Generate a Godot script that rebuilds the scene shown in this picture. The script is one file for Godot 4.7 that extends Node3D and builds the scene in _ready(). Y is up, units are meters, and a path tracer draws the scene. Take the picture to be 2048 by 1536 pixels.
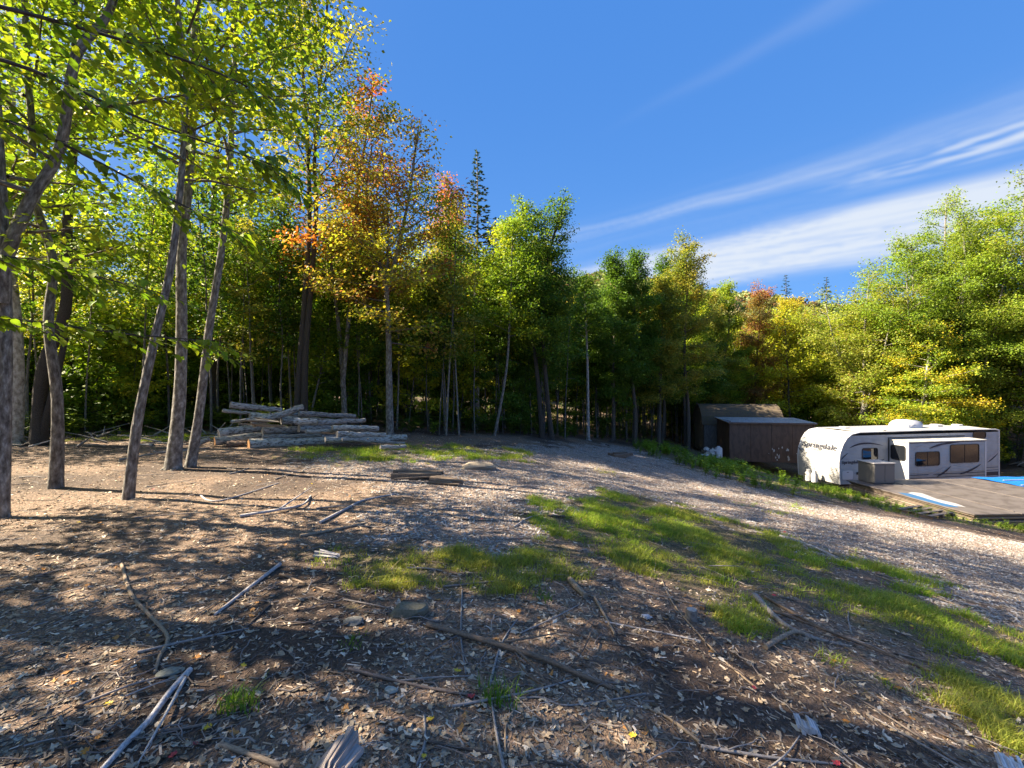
extends Node3D
# A woodland clearing in early autumn: log pile, sheds, travel trailer, low sun from the left.
# World: x to the right, y up, the camera looks along -z. Most helpers take (x, d) with d = -z.

const EXPOSURE := 5.0
const SUN_TO := Vector3(-0.93, 0.76, -0.10)

var used := {}
var mats := {}
var grain: FastNoiseLite
var rough: FastNoiseLite
var zones := {}

# ---------------------------------------------------------------- mesh builder
class MB:
	var v := PackedVector3Array()
	var n := PackedVector3Array()
	var c := PackedColorArray()
	var u := PackedVector2Array()
	var i := PackedInt32Array()
	var col := Color.WHITE

	func vert(p: Vector3, nn: Vector3, uv := Vector2.ZERO) -> int:
		v.append(p)
		n.append(nn)
		c.append(col)
		u.append(uv)
		return v.size() - 1

	func tri(a: Vector3, b: Vector3, d: Vector3) -> void:      # clockwise from the front
		var nn := (d - a).cross(b - a).normalized()
		var k := vert(a, nn, Vector2(a.x + a.z, a.y))
		vert(b, nn, Vector2(b.x + b.z, b.y))
		vert(d, nn, Vector2(d.x + d.z, d.y))
		i.append_array([k, k + 1, k + 2])

	func quad(a: Vector3, b: Vector3, d: Vector3, e: Vector3) -> void:   # clockwise from the front
		var nn := (d - a).cross(b - a).normalized()
		var w := (b - a).length()
		var h := (e - a).length()
		var k := vert(a, nn, Vector2(0, 0))
		vert(b, nn, Vector2(w, 0))
		vert(d, nn, Vector2(w, h))
		vert(e, nn, Vector2(0, h))
		i.append_array([k, k + 1, k + 2, k, k + 2, k + 3])

	func box(ce: Vector3, s: Vector3, b := Basis.IDENTITY, bev := 0.0) -> void:
		# eight corners, with chamfered edges when bev > 0
		var h := s / 2.0
		if bev <= 0.0:
			for ax in 3:
				for sg in [-1.0, 1.0]:
					face(ce, h, b, ax, sg, 0.0)
			return
		for ax in 3:
			for sg in [-1.0, 1.0]:
				face(ce, h, b, ax, sg, bev)
		for ax in 3:                                        # edge chamfers along ax
			var p := (ax + 1) % 3
			var q := (ax + 2) % 3
			for sp in [-1.0, 1.0]:
				for sq in [-1.0, 1.0]:
					var a := Vector3()
					var d := Vector3()
					a[ax] = -(h[ax] - bev); a[p] = sp * h[p]; a[q] = sq * (h[q] - bev)
					d[ax] = -(h[ax] - bev); d[p] = sp * (h[p] - bev); d[q] = sq * h[q]
					var a2 := a; a2[ax] = -a[ax]
					var d2 := d; d2[ax] = -d[ax]
					facing(ce + b * a, ce + b * a2, ce + b * d2, ce + b * d, b * ((a + d) * Vector3(1 if ax != 0 else 0, 1 if ax != 1 else 0, 1 if ax != 2 else 0)))
		for sx in [-1.0, 1.0]:
			for sy in [-1.0, 1.0]:
				for sz in [-1.0, 1.0]:
					var s3 := Vector3(sx, sy, sz)
					var p0 := Vector3(h.x, h.y - bev, h.z - bev) * s3
					var p1 := Vector3(h.x - bev, h.y, h.z - bev) * s3
					var p2 := Vector3(h.x - bev, h.y - bev, h.z) * s3
					var out := b * s3
					var a := ce + b * p0
					var d := ce + b * p1
					var e := ce + b * p2
					if (e - a).cross(d - a).dot(out) > 0: tri(a, d, e)
					else: tri(a, e, d)

	func face(ce: Vector3, h: Vector3, b: Basis, ax: int, sg: float, bev: float) -> void:
		var p := (ax + 1) % 3
		var q := (ax + 2) % 3
		var pts := []
		for k in [[-1, -1], [1, -1], [1, 1], [-1, 1]]:
			var t := Vector3()
			t[ax] = sg * h[ax]
			t[p] = k[0] * (h[p] - bev)
			t[q] = k[1] * (h[q] - bev)
			pts.append(ce + b * t)
		var o := Vector3()
		o[ax] = sg
		facing(pts[0], pts[1], pts[2], pts[3], b * o)

	func facing(a: Vector3, b: Vector3, d: Vector3, e: Vector3, out: Vector3) -> void:
		if (d - a).cross(b - a).dot(out) > 0: quad(a, b, d, e)
		else: quad(a, e, d, b)

	func tube(pts: PackedVector3Array, rad: PackedFloat32Array, sides: int, caps := false, lump := 0.0, uvr := 1.0, seed_at := 0.0) -> void:
		var m := pts.size()
		var t := (pts[1] - pts[0]).normalized()
		var a := t.cross(Vector3.UP)
		if a.length() < 0.1: a = t.cross(Vector3.RIGHT)
		a = a.normalized()
		var first := v.size()
		var run := 0.0
		for j in m:
			if j > 0: run += pts[j].distance_to(pts[j - 1])
			t = (pts[mini(j + 1, m - 1)] - pts[maxi(j - 1, 0)]).normalized()
			a = (a - t * a.dot(t)).normalized()
			var b := t.cross(a)
			for k in sides + 1:
				var w := TAU * (k % sides) / sides
				var o := a * cos(w) + b * sin(w)
				var r := rad[j]
				if lump > 0.0:
					r *= 1.0 + lump * (sin(3.0 * w + run * 2.1 + seed_at) * 0.5 + sin(2.0 * w - run * 5.3 + seed_at * 2.0) * 0.5)
				vert(pts[j] + o * r, o, Vector2(float(k) / sides * uvr + seed_at * 0.37, run + seed_at * 1.71))
		for j in m - 1:
			for k in sides:
				var p00 := first + j * (sides + 1) + k
				var p10 := p00 + sides + 1
				i.append_array([p00, p10, p00 + 1, p00 + 1, p10, p10 + 1])
		if caps:
			cap(first, sides, -(pts[1] - pts[0]).normalized(), pts[0])
			cap(first + (m - 1) * (sides + 1), sides, (pts[m - 1] - pts[m - 2]).normalized(), pts[m - 1])

	func cap(first: int, sides: int, out: Vector3, mid: Vector3) -> void:
		for k in sides:
			var p := v[first + k]
			var q := v[first + k + 1]
			if (q - mid).cross(p - mid).dot(out) > 0: tri(mid, p, q)
			else: tri(mid, q, p)

	func leaf(p: Vector3, dir: Vector3, nn: Vector3, l: float, w: float) -> void:   # four-point leaf, folded along its rib
		var side := dir.cross(nn).normalized() * (w * 0.5)
		var k := v.size()
		var mid := p + dir * (l * 0.45) + nn * (w * 0.16)
		v.append_array([p, mid - side, p + dir * l, mid + side])
		n.append_array([nn, nn, nn, nn])
		c.append_array([col, col, col, col])
		u.append_array([Vector2.ZERO, Vector2.ZERO, Vector2.ZERO, Vector2.ZERO])
		i.append_array([k, k + 1, k + 2, k, k + 2, k + 3])

	func big_leaf(p: Vector3, dir: Vector3, nn: Vector3, l: float, w: float) -> void:   # pointed oval with a drooping tip
		var side := dir.cross(nn).normalized()
		var k := v.size()
		var tt := [0.0, 0.22, 0.5, 0.78]
		var ww := [0.0, 0.36, 0.5, 0.3]
		vert(p, nn)
		for j in range(1, 4):
			var m: Vector3 = p + dir * (l * tt[j]) - nn * (l * 0.25 * tt[j] * tt[j])
			vert(m - side * (w * ww[j]) + nn * (w * 0.12), (nn + side * 0.25).normalized())
			vert(m, nn)
			vert(m + side * (w * ww[j]) + nn * (w * 0.12), (nn - side * 0.25).normalized())
		vert(p + dir * l - nn * (l * 0.25), nn)
		i.append_array([k, k + 1, k + 2, k, k + 2, k + 3])
		for j in 2:
			var q := k + 1 + j * 3
			i.append_array([q, q + 3, q + 1, q + 1, q + 3, q + 4, q + 1, q + 4, q + 2, q + 2, q + 4, q + 5])
		i.append_array([k + 7, k + 10, k + 8, k + 8, k + 10, k + 9])

	func mesh(m: Material) -> ArrayMesh:
		var arr := []
		arr.resize(Mesh.ARRAY_MAX)
		arr[Mesh.ARRAY_VERTEX] = v
		arr[Mesh.ARRAY_NORMAL] = n
		arr[Mesh.ARRAY_COLOR] = c
		arr[Mesh.ARRAY_TEX_UV] = u
		arr[Mesh.ARRAY_INDEX] = i
		var am := ArrayMesh.new()
		am.add_surface_from_arrays(Mesh.PRIMITIVE_TRIANGLES, arr)
		am.surface_set_material(0, m)
		return am

# ---------------------------------------------------------------- naming and tagging
func numbered(called: String) -> String:
	used[called] = used.get(called, -1) + 1
	return called if used[called] == 0 else "%s_%03d" % [called, used[called]]

func tag(o: Node3D, label: String, category: String, group := "") -> Node3D:
	o.set_meta("label", label)
	o.set_meta("category", category)
	if group: o.set_meta("group", group)
	return o

func thing(called: String, label: String, category: String, at: Vector3, turn := 0.0, group := "") -> Node3D:
	var o := Node3D.new()
	o.name = numbered(called)
	add_child(o, true)
	o.position = at
	o.rotation.y = turn
	return tag(o, label, category, group)

func part(called: String, m: Mesh, parent: Node) -> MeshInstance3D:
	var o := MeshInstance3D.new()
	o.name = called
	if parent == self: o.name = numbered(called)
	o.mesh = m
	parent.add_child(o, true)
	return o

func struct(called: String, m: Mesh) -> MeshInstance3D:
	var o := part(called, m, self)
	o.set_meta("kind", "structure")
	return o

func scatter(called: String, m: Mesh, xf: Array, cols: PackedColorArray, label: String, category: String) -> void:
	var mm := MultiMesh.new()
	mm.transform_format = MultiMesh.TRANSFORM_3D
	mm.use_colors = true
	mm.mesh = m
	mm.instance_count = xf.size()
	for k in xf.size():
		mm.set_instance_transform(k, xf[k])
		mm.set_instance_color(k, cols[k])
	var o := MultiMeshInstance3D.new()
	o.name = numbered(called)
	o.multimesh = mm
	add_child(o, true)
	o.set_meta("kind", "stuff")
	tag(o, label, category)

# ---------------------------------------------------------------- terrain
func sst(a: float, b: float, x: float) -> float:
	var t := clampf((x - a) / (b - a), 0.0, 1.0)
	return t * t * (3.0 - 2.0 * t)

func sp(x: float, k := 1.2) -> float:
	return log(1.0 + exp(minf(x * k, 40.0))) / k

func gh(x: float, d: float) -> float:
	var h := -0.16 * (sp(x) - sp(x - 19.0, 0.5)) - 0.04 * (sp(d - 4.0) - sp(d - 28.0)) * sst(-9.0, 1.0, x)
	h -= 0.55 * sst(12.5, 16.5, x) * sst(13.5, 19.5, d)
	h += 0.05 * sst(60.0, 160.0, d) * (d - 60.0)
	return h + 0.035 * rough.get_noise_2d(x * 9.0, d * 9.0) * (1.0 + 0.04 * d) + 0.05 * rough.get_noise_2d(x * 2.5 + 40.0, d * 2.5)

func gp(x: float, d: float, up := 0.0) -> Vector3:
	return Vector3(x, gh(x, d) + up, -d)

func gn(x: float, d: float) -> Vector3:
	return Vector3(gh(x - 0.15, d) - gh(x + 0.15, d), 0.3, gh(x, d + 0.15) - gh(x, d - 0.15)).normalized()

func zone(name_: String, x: float, d: float) -> bool:
	return inside(Vector2(x, d), zones[name_])

func inside(p: Vector2, poly: PackedVector2Array) -> bool:      # with a ragged border
	var k := 0.22 + 0.045 * p.y
	var q := p + Vector2(grain.get_noise_2d(p.x * 55.0, p.y * 55.0) + 0.5 * grain.get_noise_2d(p.x * 160.0, p.y * 160.0), grain.get_noise_2d(p.x * 55.0 + 300.0, p.y * 55.0) + 0.5 * grain.get_noise_2d(p.x * 160.0 + 300.0, p.y * 160.0)) * k * 1.6
	return Geometry2D.is_point_in_polygon(q, poly)

func set_zone(name_: String, a: Array) -> void:
	var p := PackedVector2Array()
	for k in a.size() / 2: p.append(Vector2(a[2 * k], a[2 * k + 1]))
	zones[name_] = p

func tree_line(x: float) -> float:
	var xs := [-60.0, -16.0, -11.0, -7.0, -3.0, 0.0, 4.0, 7.0, 12.0, 17.0, 24.0, 30.0, 36.0, 60.0]
	var ds := [6.0, 10.5, 14.0, 16.6, 17.0, 19.5, 24.5, 29.5, 36.5, 38.5, 36.5, 33.0, 29.5, 22.0]
	for k in xs.size() - 1:
		if x < xs[k + 1]:
			return lerpf(ds[k], ds[k + 1], clampf((x - xs[k]) / (xs[k + 1] - xs[k]), 0, 1))
	return 22.0

# ---------------------------------------------------------------- materials
func noise(freq: float, kind := FastNoiseLite.TYPE_SIMPLEX, oct := 4, sd := 1) -> FastNoiseLite:
	var f := FastNoiseLite.new()
	f.noise_type = kind
	f.frequency = freq
	f.fractal_octaves = oct
	f.seed = sd
	return f

func noise_tex(f: FastNoiseLite, stops: Array, side := 512) -> NoiseTexture2D:
	var t := NoiseTexture2D.new()
	t.width = side
	t.height = side
	t.seamless = true
	t.noise = f
	if stops.size():
		var g := Gradient.new()
		var at := PackedFloat32Array()
		var tones := PackedColorArray()
		for s in stops:
			at.append(s[0])
			tones.append(s[1].linear_to_srgb())
		g.offsets = at
		g.colors = tones
		t.color_ramp = g
	return t

func mat(called: String, c: Color, r := 0.8, metal := 0.0) -> StandardMaterial3D:
	var m := StandardMaterial3D.new()
	m.resource_name = called
	m.albedo_color = c.linear_to_srgb()
	m.roughness = r
	m.metallic = metal
	return m

func leaf_mat(called: String, tint: Color, through := 1.0) -> StandardMaterial3D:
	var m := mat(called, tint, 0.5)
	m.vertex_color_use_as_albedo = true
	m.cull_mode = BaseMaterial3D.CULL_DISABLED
	m.backlight_enabled = true
	m.backlight = Color(through, through, through * 0.45).linear_to_srgb()
	m.metallic_specular = 0.35
	return m

func bark_mat(called: String, stops: Array, f: FastNoiseLite, sc: Vector3, bump: float) -> StandardMaterial3D:
	var m := mat(called, Color.WHITE, 0.9)
	m.albedo_texture = noise_tex(f, stops)
	m.uv1_scale = sc
	m.vertex_color_use_as_albedo = true
	if bump > 0.0:
		m.heightmap_enabled = true
		m.heightmap_scale = bump
		m.heightmap_texture = noise_tex(f, [])
	return m

func make_materials() -> void:
	var fb := noise(0.012, FastNoiseLite.TYPE_SIMPLEX_SMOOTH, 6, 11)
	fb.fractal_gain = 0.62
	mats.beech = bark_mat("smooth grey bark", [[0.0, Color(0.03, 0.027, 0.022)], [0.34, Color(0.11, 0.10, 0.086)], [0.5, Color(0.16, 0.15, 0.132)], [0.66, Color(0.20, 0.19, 0.17)], [0.74, Color(0.27, 0.265, 0.245)], [1.0, Color(0.34, 0.34, 0.315)]], fb, Vector3(1.0, 0.8, 1), 0.8)
	var fr := noise(0.045, FastNoiseLite.TYPE_SIMPLEX, 4, 5)
	fr.fractal_type = FastNoiseLite.FRACTAL_RIDGED
	mats.rough_bark = bark_mat("furrowed brown bark", [[0.0, Color(0.03, 0.025, 0.02)], [0.5, Color(0.10, 0.085, 0.07)], [1.0, Color(0.22, 0.20, 0.17)]], fr, Vector3(3.0, 0.35, 1), 3.0)
	mats.pale_bark = bark_mat("pale bark", [[0.0, Color(0.09, 0.08, 0.07)], [0.35, Color(0.25, 0.23, 0.2)], [0.7, Color(0.42, 0.40, 0.37)], [1.0, Color(0.55, 0.53, 0.5)]], fb, Vector3(1.0, 0.6, 1), 0.6)
	var fl := noise(0.016, FastNoiseLite.TYPE_SIMPLEX, 6, 21)
	fl.fractal_gain = 0.66
	mats.log_bark = bark_mat("weathered log bark", [[0.0, Color(0.05, 0.045, 0.04)], [0.26, Color(0.10, 0.09, 0.08)], [0.36, Color(0.32, 0.305, 0.29)], [0.6, Color(0.46, 0.45, 0.44)], [0.8, Color(0.56, 0.555, 0.55)], [1.0, Color(0.36, 0.33, 0.29)]], fl, Vector3(1.0, 0.6, 1), 1.5)
	mats.leaf = leaf_mat("leaves", Color.WHITE)
	mats.leaf_cool = leaf_mat("cool green leaves", Color(0.72, 0.85, 0.8))
	mats.leaf_warm = leaf_mat("yellowing leaves", Color(1.0, 0.9, 0.7))
	mats.leaf_dull = leaf_mat("olive leaves", Color(0.85, 0.8, 0.75))
	mats.needle = leaf_mat("needles", Color.WHITE, 0.35)
	mats.grass = leaf_mat("grass blades", Color.WHITE, 0.8)
	var l := mat("litter", Color.WHITE, 0.85)
	l.vertex_color_use_as_albedo = true
	l.cull_mode = BaseMaterial3D.CULL_DISABLED
	mats.litter = l
	var w := mat("weathered stick", Color.WHITE, 0.9)
	w.vertex_color_use_as_albedo = true
	w.albedo_texture = noise_tex(noise(0.02, FastNoiseLite.TYPE_SIMPLEX, 4, 8), [[0.0, Color(0.45, 0.42, 0.4)], [0.5, Color(0.8, 0.78, 0.75)], [1.0, Color(1, 1, 1)]], 256)
	w.uv1_scale = Vector3(1, 5, 1)
	mats.stick = w

# ---------------------------------------------------------------- trees
func rad_line(r0: float, r1: float, m: int, flare := 1.0) -> PackedFloat32Array:
	var r := PackedFloat32Array()
	for j in m:
		var t := float(j) / (m - 1)
		r.append(lerpf(r0, r1, t) * (1.0 + (flare - 1.0) * exp(-t * 14.0)))
	return r

func smooth_path(pts: Array, per := 4) -> PackedVector3Array:
	var out := PackedVector3Array()
	for k in pts.size() - 1:
		var a: Vector3 = pts[maxi(k - 1, 0)]
		var b: Vector3 = pts[k]
		var c: Vector3 = pts[k + 1]
		var e: Vector3 = pts[mini(k + 2, pts.size() - 1)]
		for j in per:
			out.append(b.cubic_interpolate(c, a, e, float(j) / per))
	out.append(pts[pts.size() - 1])
	return out

func palette(pal: Array, f: float, r: RandomNumberGenerator) -> Color:
	var x := clampf(f, 0.0, 0.999) * (pal.size() - 1)
	var k := int(x)
	var c: Color = pal[k].lerp(pal[k + 1], x - k)
	var b := r.randf_range(0.72, 1.28)
	return Color(c.r * b * r.randf_range(0.9, 1.12), c.g * b, c.b * b * r.randf_range(0.8, 1.2))

# p: seed, stems [[points, r0, r1], ...], limbs, base (share of height where limbs begin), reach, e0/e1 (limb angle low/high), leaves, size, pal, conifer
func grow(p: Dictionary, bark: Material, foliage: Material) -> Dictionary:
	var r := RandomNumberGenerator.new()
	r.seed = p.seed
	var tw := MB.new()
	var bw := MB.new()
	var lf := MB.new()
	var tone: float = p.get("tone", 1.0)
	tw.col = Color(tone, tone, tone)
	bw.col = Color(tone * 0.8, tone * 0.78, tone * 0.75)
	var stems := []
	var top := 0.0
	for s in p.stems:
		var path := smooth_path(s[0])
		var rr := rad_line(s[1], s[2], path.size(), s[3] if s.size() > 3 else 1.0)
		tw.tube(path, rr, p.get("sides", 8), false, 0.06, maxf(1.0, roundf(s[1] * 8.0)), p.seed)
		if s.size() > 3 and s[1] > 0.05 and path[0].y < 0.1:            # roots that flare into the ground
			for q in 6:
				var az := TAU * q / 6.0 + r.randf_range(-0.4, 0.4)
				var out := Vector3(cos(az), 0, sin(az))
				var l: float = s[1] * r.randf_range(2.2, 3.6)
				tw.tube(PackedVector3Array([path[0] + out * s[1] * 0.35 + Vector3(0, s[1] * 3.2, 0), path[0] + out * s[1] * 0.95 + Vector3(0, s[1] * 1.3, 0), path[0] + out * l + Vector3(0, 0.04, 0)]), PackedFloat32Array([s[1] * 0.4, s[1] * 0.42, s[1] * 0.12]), 6, false, 0.1, 1.0, q)
		stems.append([path, rr])
		top = maxf(top, path[path.size() - 1].y)
	var segs := []
	var total := 0.0
	var con: bool = p.get("conifer", false)
	var base: float = p.base
	for k in int(p.limbs):
		var s: Array = stems[k % stems.size()]
		var path: PackedVector3Array = s[0]
		var f := lerpf(base, 1.0, (k + r.randf()) / p.limbs)
		var y := f * top
		var at := path.size() - 1
		var lo := 0.0
		for j in path.size() - 1:
			if path[j + 1].y >= y and path[j].y <= y:
				at = j
				lo = (y - path[j].y) / maxf(0.001, path[j + 1].y - path[j].y)
				break
		if at == path.size() - 1:
			if y > path[at].y + 0.5: continue
			at -= 1
			lo = 1.0
		if path[0].y > y: continue
		var o := path[at].lerp(path[at + 1], lo)
		var sr: float = lerpf(s[1][at], s[1][at + 1], lo)
		var t := (f - base) / maxf(0.01, 1.0 - base)
		var prof: float = (1.02 - t) if con else (0.45 + 0.55 * sin(PI * pow(clampf(t * 0.82 + 0.12, 0, 1), 0.8))) * (1.0 - p.get("top", 0.45) * t * t)
		var len: float = p.reach * prof * r.randf_range(0.6, 1.1)
		var az := k * 2.39996 + r.randf_range(-0.5, 0.5)
		if p.has("toward") and r.randf() < p.get("bias", 0.5): az = p.toward + r.randf_range(-0.8, 0.8)
		var el: float = lerpf(p.e0, p.e1, t) + r.randf_range(-1.0, 1.0) * p.get("jit", 0.2)
		var dir := Vector3(cos(az) * cos(el), sin(el), sin(az) * cos(el))
		var bend: float = r.randf_range(0.0, 0.22) * (-1.0 if con else 1.0)
		var pts := []
		for j in 5:
			var q := j / 4.0
			pts.append(o + dir * (len * q) + Vector3(r.randf_range(-0.05, 0.05), bend * q * q * 0.6 - p.get("droop", 0.0) * q * q, r.randf_range(-0.05, 0.05)) * len)
		var lr := minf(sr * 0.55, 0.012 + len * 0.013)
		bw.tube(PackedVector3Array(pts), rad_line(lr, 0.006, 5), 4)
		var m := maxi(3, int(len * (4.0 if con else 2.6)))
		for q in m:
			var f2 := lerpf(0.2, 1.0, (q + r.randf()) / m)
			var w := f2 * 3.999
			var a: Vector3 = pts[int(w)].lerp(pts[int(w) + 1], w - int(w))
			var side := dir.cross(Vector3.UP).normalized() * (1.0 if q % 2 == 0 else -1.0)
			var sd := (dir * r.randf_range(0.4, 0.9) + side + Vector3(0, r.randf_range(-0.15, 0.35), 0)).normalized()
			var sl := len * (0.4 if con else 0.5) * (1.15 - f2 * 0.7) * r.randf_range(0.6, 1.2)
			if not con and sl > 0.5:
				bw.tube(PackedVector3Array([a, a + sd * sl]), PackedFloat32Array([minf(lr * 0.6, 0.012), 0.003]), 3)
			segs.append([a, a + sd * sl, sl])
			total += sl
	var size: float = p.size
	var spread: float = p.get("spread", 0.22)
	var big: bool = p.get("big", false)
	var hue: float = p.get("hue", 0.0)
	for s in segs:
		var a: Vector3 = s[0]
		var b: Vector3 = s[1]
		var cnt := int(p.leaves * s[2] / total + r.randf())
		var sdir := (b - a).normalized()
		var patch := 0.5 + 0.65 * grain.get_noise_3d(a.x * 22.0 + p.seed * 31.0, a.y * 22.0, a.z * 22.0) + hue * (a.y / top - 0.5)
		for k in cnt:
			var q := a.lerp(b, r.randf_range(0.0, 1.05))
			if con:
				var across := Vector3(r.randf_range(-1, 1), r.randf_range(-0.5, 0.15), r.randf_range(-1, 1))
				lf.col = palette(p.pal, patch + r.randf_range(-0.25, 0.25), r)
				lf.leaf(q, (sdir + across * 0.7).normalized(), Vector3(r.randf_range(-0.5, 0.5), 1, r.randf_range(-0.5, 0.5)).normalized(), size * r.randf_range(0.7, 1.3), size * 0.4)
				continue
			q += Vector3(r.randfn(), r.randfn() * p.get("flat", 0.6), r.randfn()) * spread
			var nn := Vector3(r.randfn() * 0.5, 1.0, r.randfn() * 0.5).normalized()
			var ld := Vector3(r.randf_range(-1, 1), 0, r.randf_range(-1, 1)) + sdir * 0.5
			ld = (ld - nn * ld.dot(nn) - Vector3(0, 0.35, 0)).normalized()
			nn = (nn - ld * nn.dot(ld)).normalized()
			lf.col = palette(p.pal, patch + r.randf_range(-0.28, 0.28), r)
			var ll := size * r.randf_range(0.7, 1.25)
			if big: lf.big_leaf(q, ld, nn, ll, ll * 0.62)
			else: lf.leaf(q, ld, nn, ll, ll * 0.72)
	return {"trunk": tw.mesh(bark), "branches": bw.mesh(bark), "crown": lf.mesh(foliage)}

func plant(called: String, kit: Dictionary, at: Vector3, turn: float, sc: float, label: String, category: String, group := "", foliage: Material = null) -> Node3D:
	var o := thing(called, label, category, at, turn, group)
	o.scale = Vector3(sc, sc, sc)
	for k in ["trunk", "branches", "crown"]:
		if kit.has(k):
			var m := part(k, kit[k], o)
			if k == "branches": m.set_meta("kind", "stuff")
			if k == "crown" and foliage: m.set_surface_override_material(0, foliage)
	return o

func straight(h: float, lean: float, sd: int, wob := 0.12) -> Array:
	var r := RandomNumberGenerator.new()
	r.seed = sd
	var az := r.randf() * TAU
	var out := []
	for k in 6:
		var t := k / 5.0
		var w := 0.0 if k == 0 else wob
		out.append(Vector3(cos(az) * lean * t * h + r.randf_range(-w, w), t * h, sin(az) * lean * t * h + r.randf_range(-w, w)))
	return out

func flat_path(a: Array, sd := 0) -> Array:          # (x, y) pairs from the base, with a slight wander in depth
	var r := RandomNumberGenerator.new()
	r.seed = sd
	var out := []
	for k in a.size() / 2:
		out.append(Vector3(a[2 * k], a[2 * k + 1] - (0.12 if k == 0 else 0.0), 0.0 if k == 0 else r.randf_range(-0.12, 0.12)))
	return out

# ---------------------------------------------------------------- sky
func make_sky() -> PanoramaSkyMaterial:
	var w := 2048
	var h := 1024
	var f := PackedFloat32Array()
	f.resize(w * h * 3)
	var fine := noise(0.5, FastNoiseLite.TYPE_SIMPLEX, 4, 77)
	var wisp := noise(1.0, FastNoiseLite.TYPE_SIMPLEX, 3, 31)
	var sun := SUN_TO.normalized()
	var deep := Color(0.062, 0.215, 0.61)
	var low := Color(0.20, 0.46, 0.92)
	var white := Color(0.80, 0.87, 0.97)
	for row in h:
		var up := PI * (0.5 - (row + 0.5) / h)
		var y := sin(up)
		var cy := cos(up)
		for k in w:
			var az := TAU * (k + 0.5) / w
			var x := sin(az) * cy
			var d := cos(az) * cy
			var c := deep.lerp(low, pow(1.0 - maxf(y, 0.0), 3.2))
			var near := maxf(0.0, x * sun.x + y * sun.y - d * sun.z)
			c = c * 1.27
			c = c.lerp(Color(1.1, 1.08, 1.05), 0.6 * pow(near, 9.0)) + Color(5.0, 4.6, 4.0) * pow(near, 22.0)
			if y > 0.02:
				var px := x / y
				var pd := d / y
				var across := px + pd
				var along := px - pd
				if absf(across) < 14.0 and absf(along) < 14.0:
					var warp := 0.16 * fine.get_noise_2d(along * 0.5, across * 0.9)
					var q := across + warp
					var n1 := 0.5 + 0.32 * fine.get_noise_2d(q * 5.0, along * 0.55) + 0.30 * fine.get_noise_2d(q * 17.0 + 40.0, along * 1.1)
					var n2 := 0.5 + 0.4 * wisp.get_noise_2d(q * 6.5, along * 0.9 + 9.0) + 0.22 * fine.get_noise_2d(q * 21.0, along * 2.2)
					var a := sst(4.2, 4.75, q) * (1.0 - sst(5.9, 7.0, q)) * (0.45 + 0.75 * n1) * (1.0 - sst(-0.2, 2.4, -along - 2.4))
					a += exp(-pow((q - 3.5) / 0.16, 2.0)) * 0.42 * n1 * (1.0 - sst(0.2, 0.9, along) * 0.6)
					a += exp(-pow((q - 3.82) / 0.22, 2.0)) * sst(-0.9, 0.1, along) * 0.75 * sst(0.3, 0.75, n2)
					a += exp(-pow((q - 2.12) / 0.05, 2.0)) * 0.10 * (0.4 + n1) * sst(-1.6, 0.0, along)
					a += sst(2.8, 4.2, q) * (1.0 - sst(5.0, 9.0, q)) * 0.10 * n1
					a += (0.32 * n1 + 0.1) * (1.0 - sst(-3.0, 0.5, across))
					c = c.lerp(white, clampf(a, 0.0, 0.93))
			elif y < 0.0:
				c = Color(0.10, 0.12, 0.08)
			var o := (row * w + k) * 3
			f[o] = c.r / EXPOSURE
			f[o + 1] = c.g / EXPOSURE
			f[o + 2] = c.b / EXPOSURE
	var m := PanoramaSkyMaterial.new()
	m.panorama = ImageTexture.create_from_image(Image.create_from_data(w, h, false, Image.FORMAT_RGBF, f.to_byte_array()))
	return m

# ---------------------------------------------------------------- ground
func litter_image(side: int, sd: int) -> Array:
	var r := RandomNumberGenerator.new()
	r.seed = sd
	var im := Image.create(side, side, false, Image.FORMAT_RGB8)
	var hi := Image.create(side, side, false, Image.FORMAT_L8)
	im.fill(Color(0.24, 0.18, 0.135).linear_to_srgb())
	hi.fill(Color(0.2, 0.2, 0.2))
	for k in 5200:
		var ce := Vector2(r.randf() * side, r.randf() * side)
		var a := r.randf() * TAU
		var l := r.randf_range(3.0, 15.0)
		var w := r.randf_range(1.0, 4.5) if r.randf() < 0.6 else r.randf_range(0.6, 1.2)
		var b := r.randf_range(0.35, 1.5)
		var c := Color(0.34 * b, 0.25 * b, 0.18 * b).lerp(Color(0.34 * b, 0.30 * b, 0.27 * b), r.randf()).linear_to_srgb()
		var g := r.randf_range(0.3, 1.0)
		var ca := cos(a)
		var sa := sin(a)
		var e := int(l) + 1
		for yy in range(-e, e + 1):
			for xx in range(-e, e + 1):
				var p := (xx * ca + yy * sa) / l
				var q := (yy * ca - xx * sa) / w
				if p * p + q * q < 1.0:
					var sx := posmod(int(ce.x) + xx, side)
					var sy := posmod(int(ce.y) + yy, side)
					im.set_pixel(sx, sy, c)
					var t := g * (0.75 + 0.25 * p)
					hi.set_pixel(sx, sy, Color(t, t, t))
	return [ImageTexture.create_from_image(im), ImageTexture.create_from_image(hi)]

func soil_tint(x: float, d: float) -> Color:
	# matter only: dark humus, leaf litter, pale chips, mossy soil
	var n := 0.5 + 0.5 * grain.get_noise_2d(x * 12.0, d * 12.0)
	var n2 := 0.5 + 0.5 * grain.get_noise_2d(x * 45.0 + 90.0, d * 45.0)
	var c := Color(0.66, 0.57, 0.49).lerp(Color(0.24, 0.2, 0.175), sst(0.38, 0.62, n))
	if zone("chips", x, d): c = c.lerp(Color(1.05, 1.0, 0.98), 0.55 + 0.45 * n2)
	for z in ["g1", "g2", "g5", "g6", "weeds", "lawn", "dark", "g10"]:
		if zone(z, x, d):
			c = c.lerp(Color(0.36, 0.40, 0.22), 0.7)
			break
	return c

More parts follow.
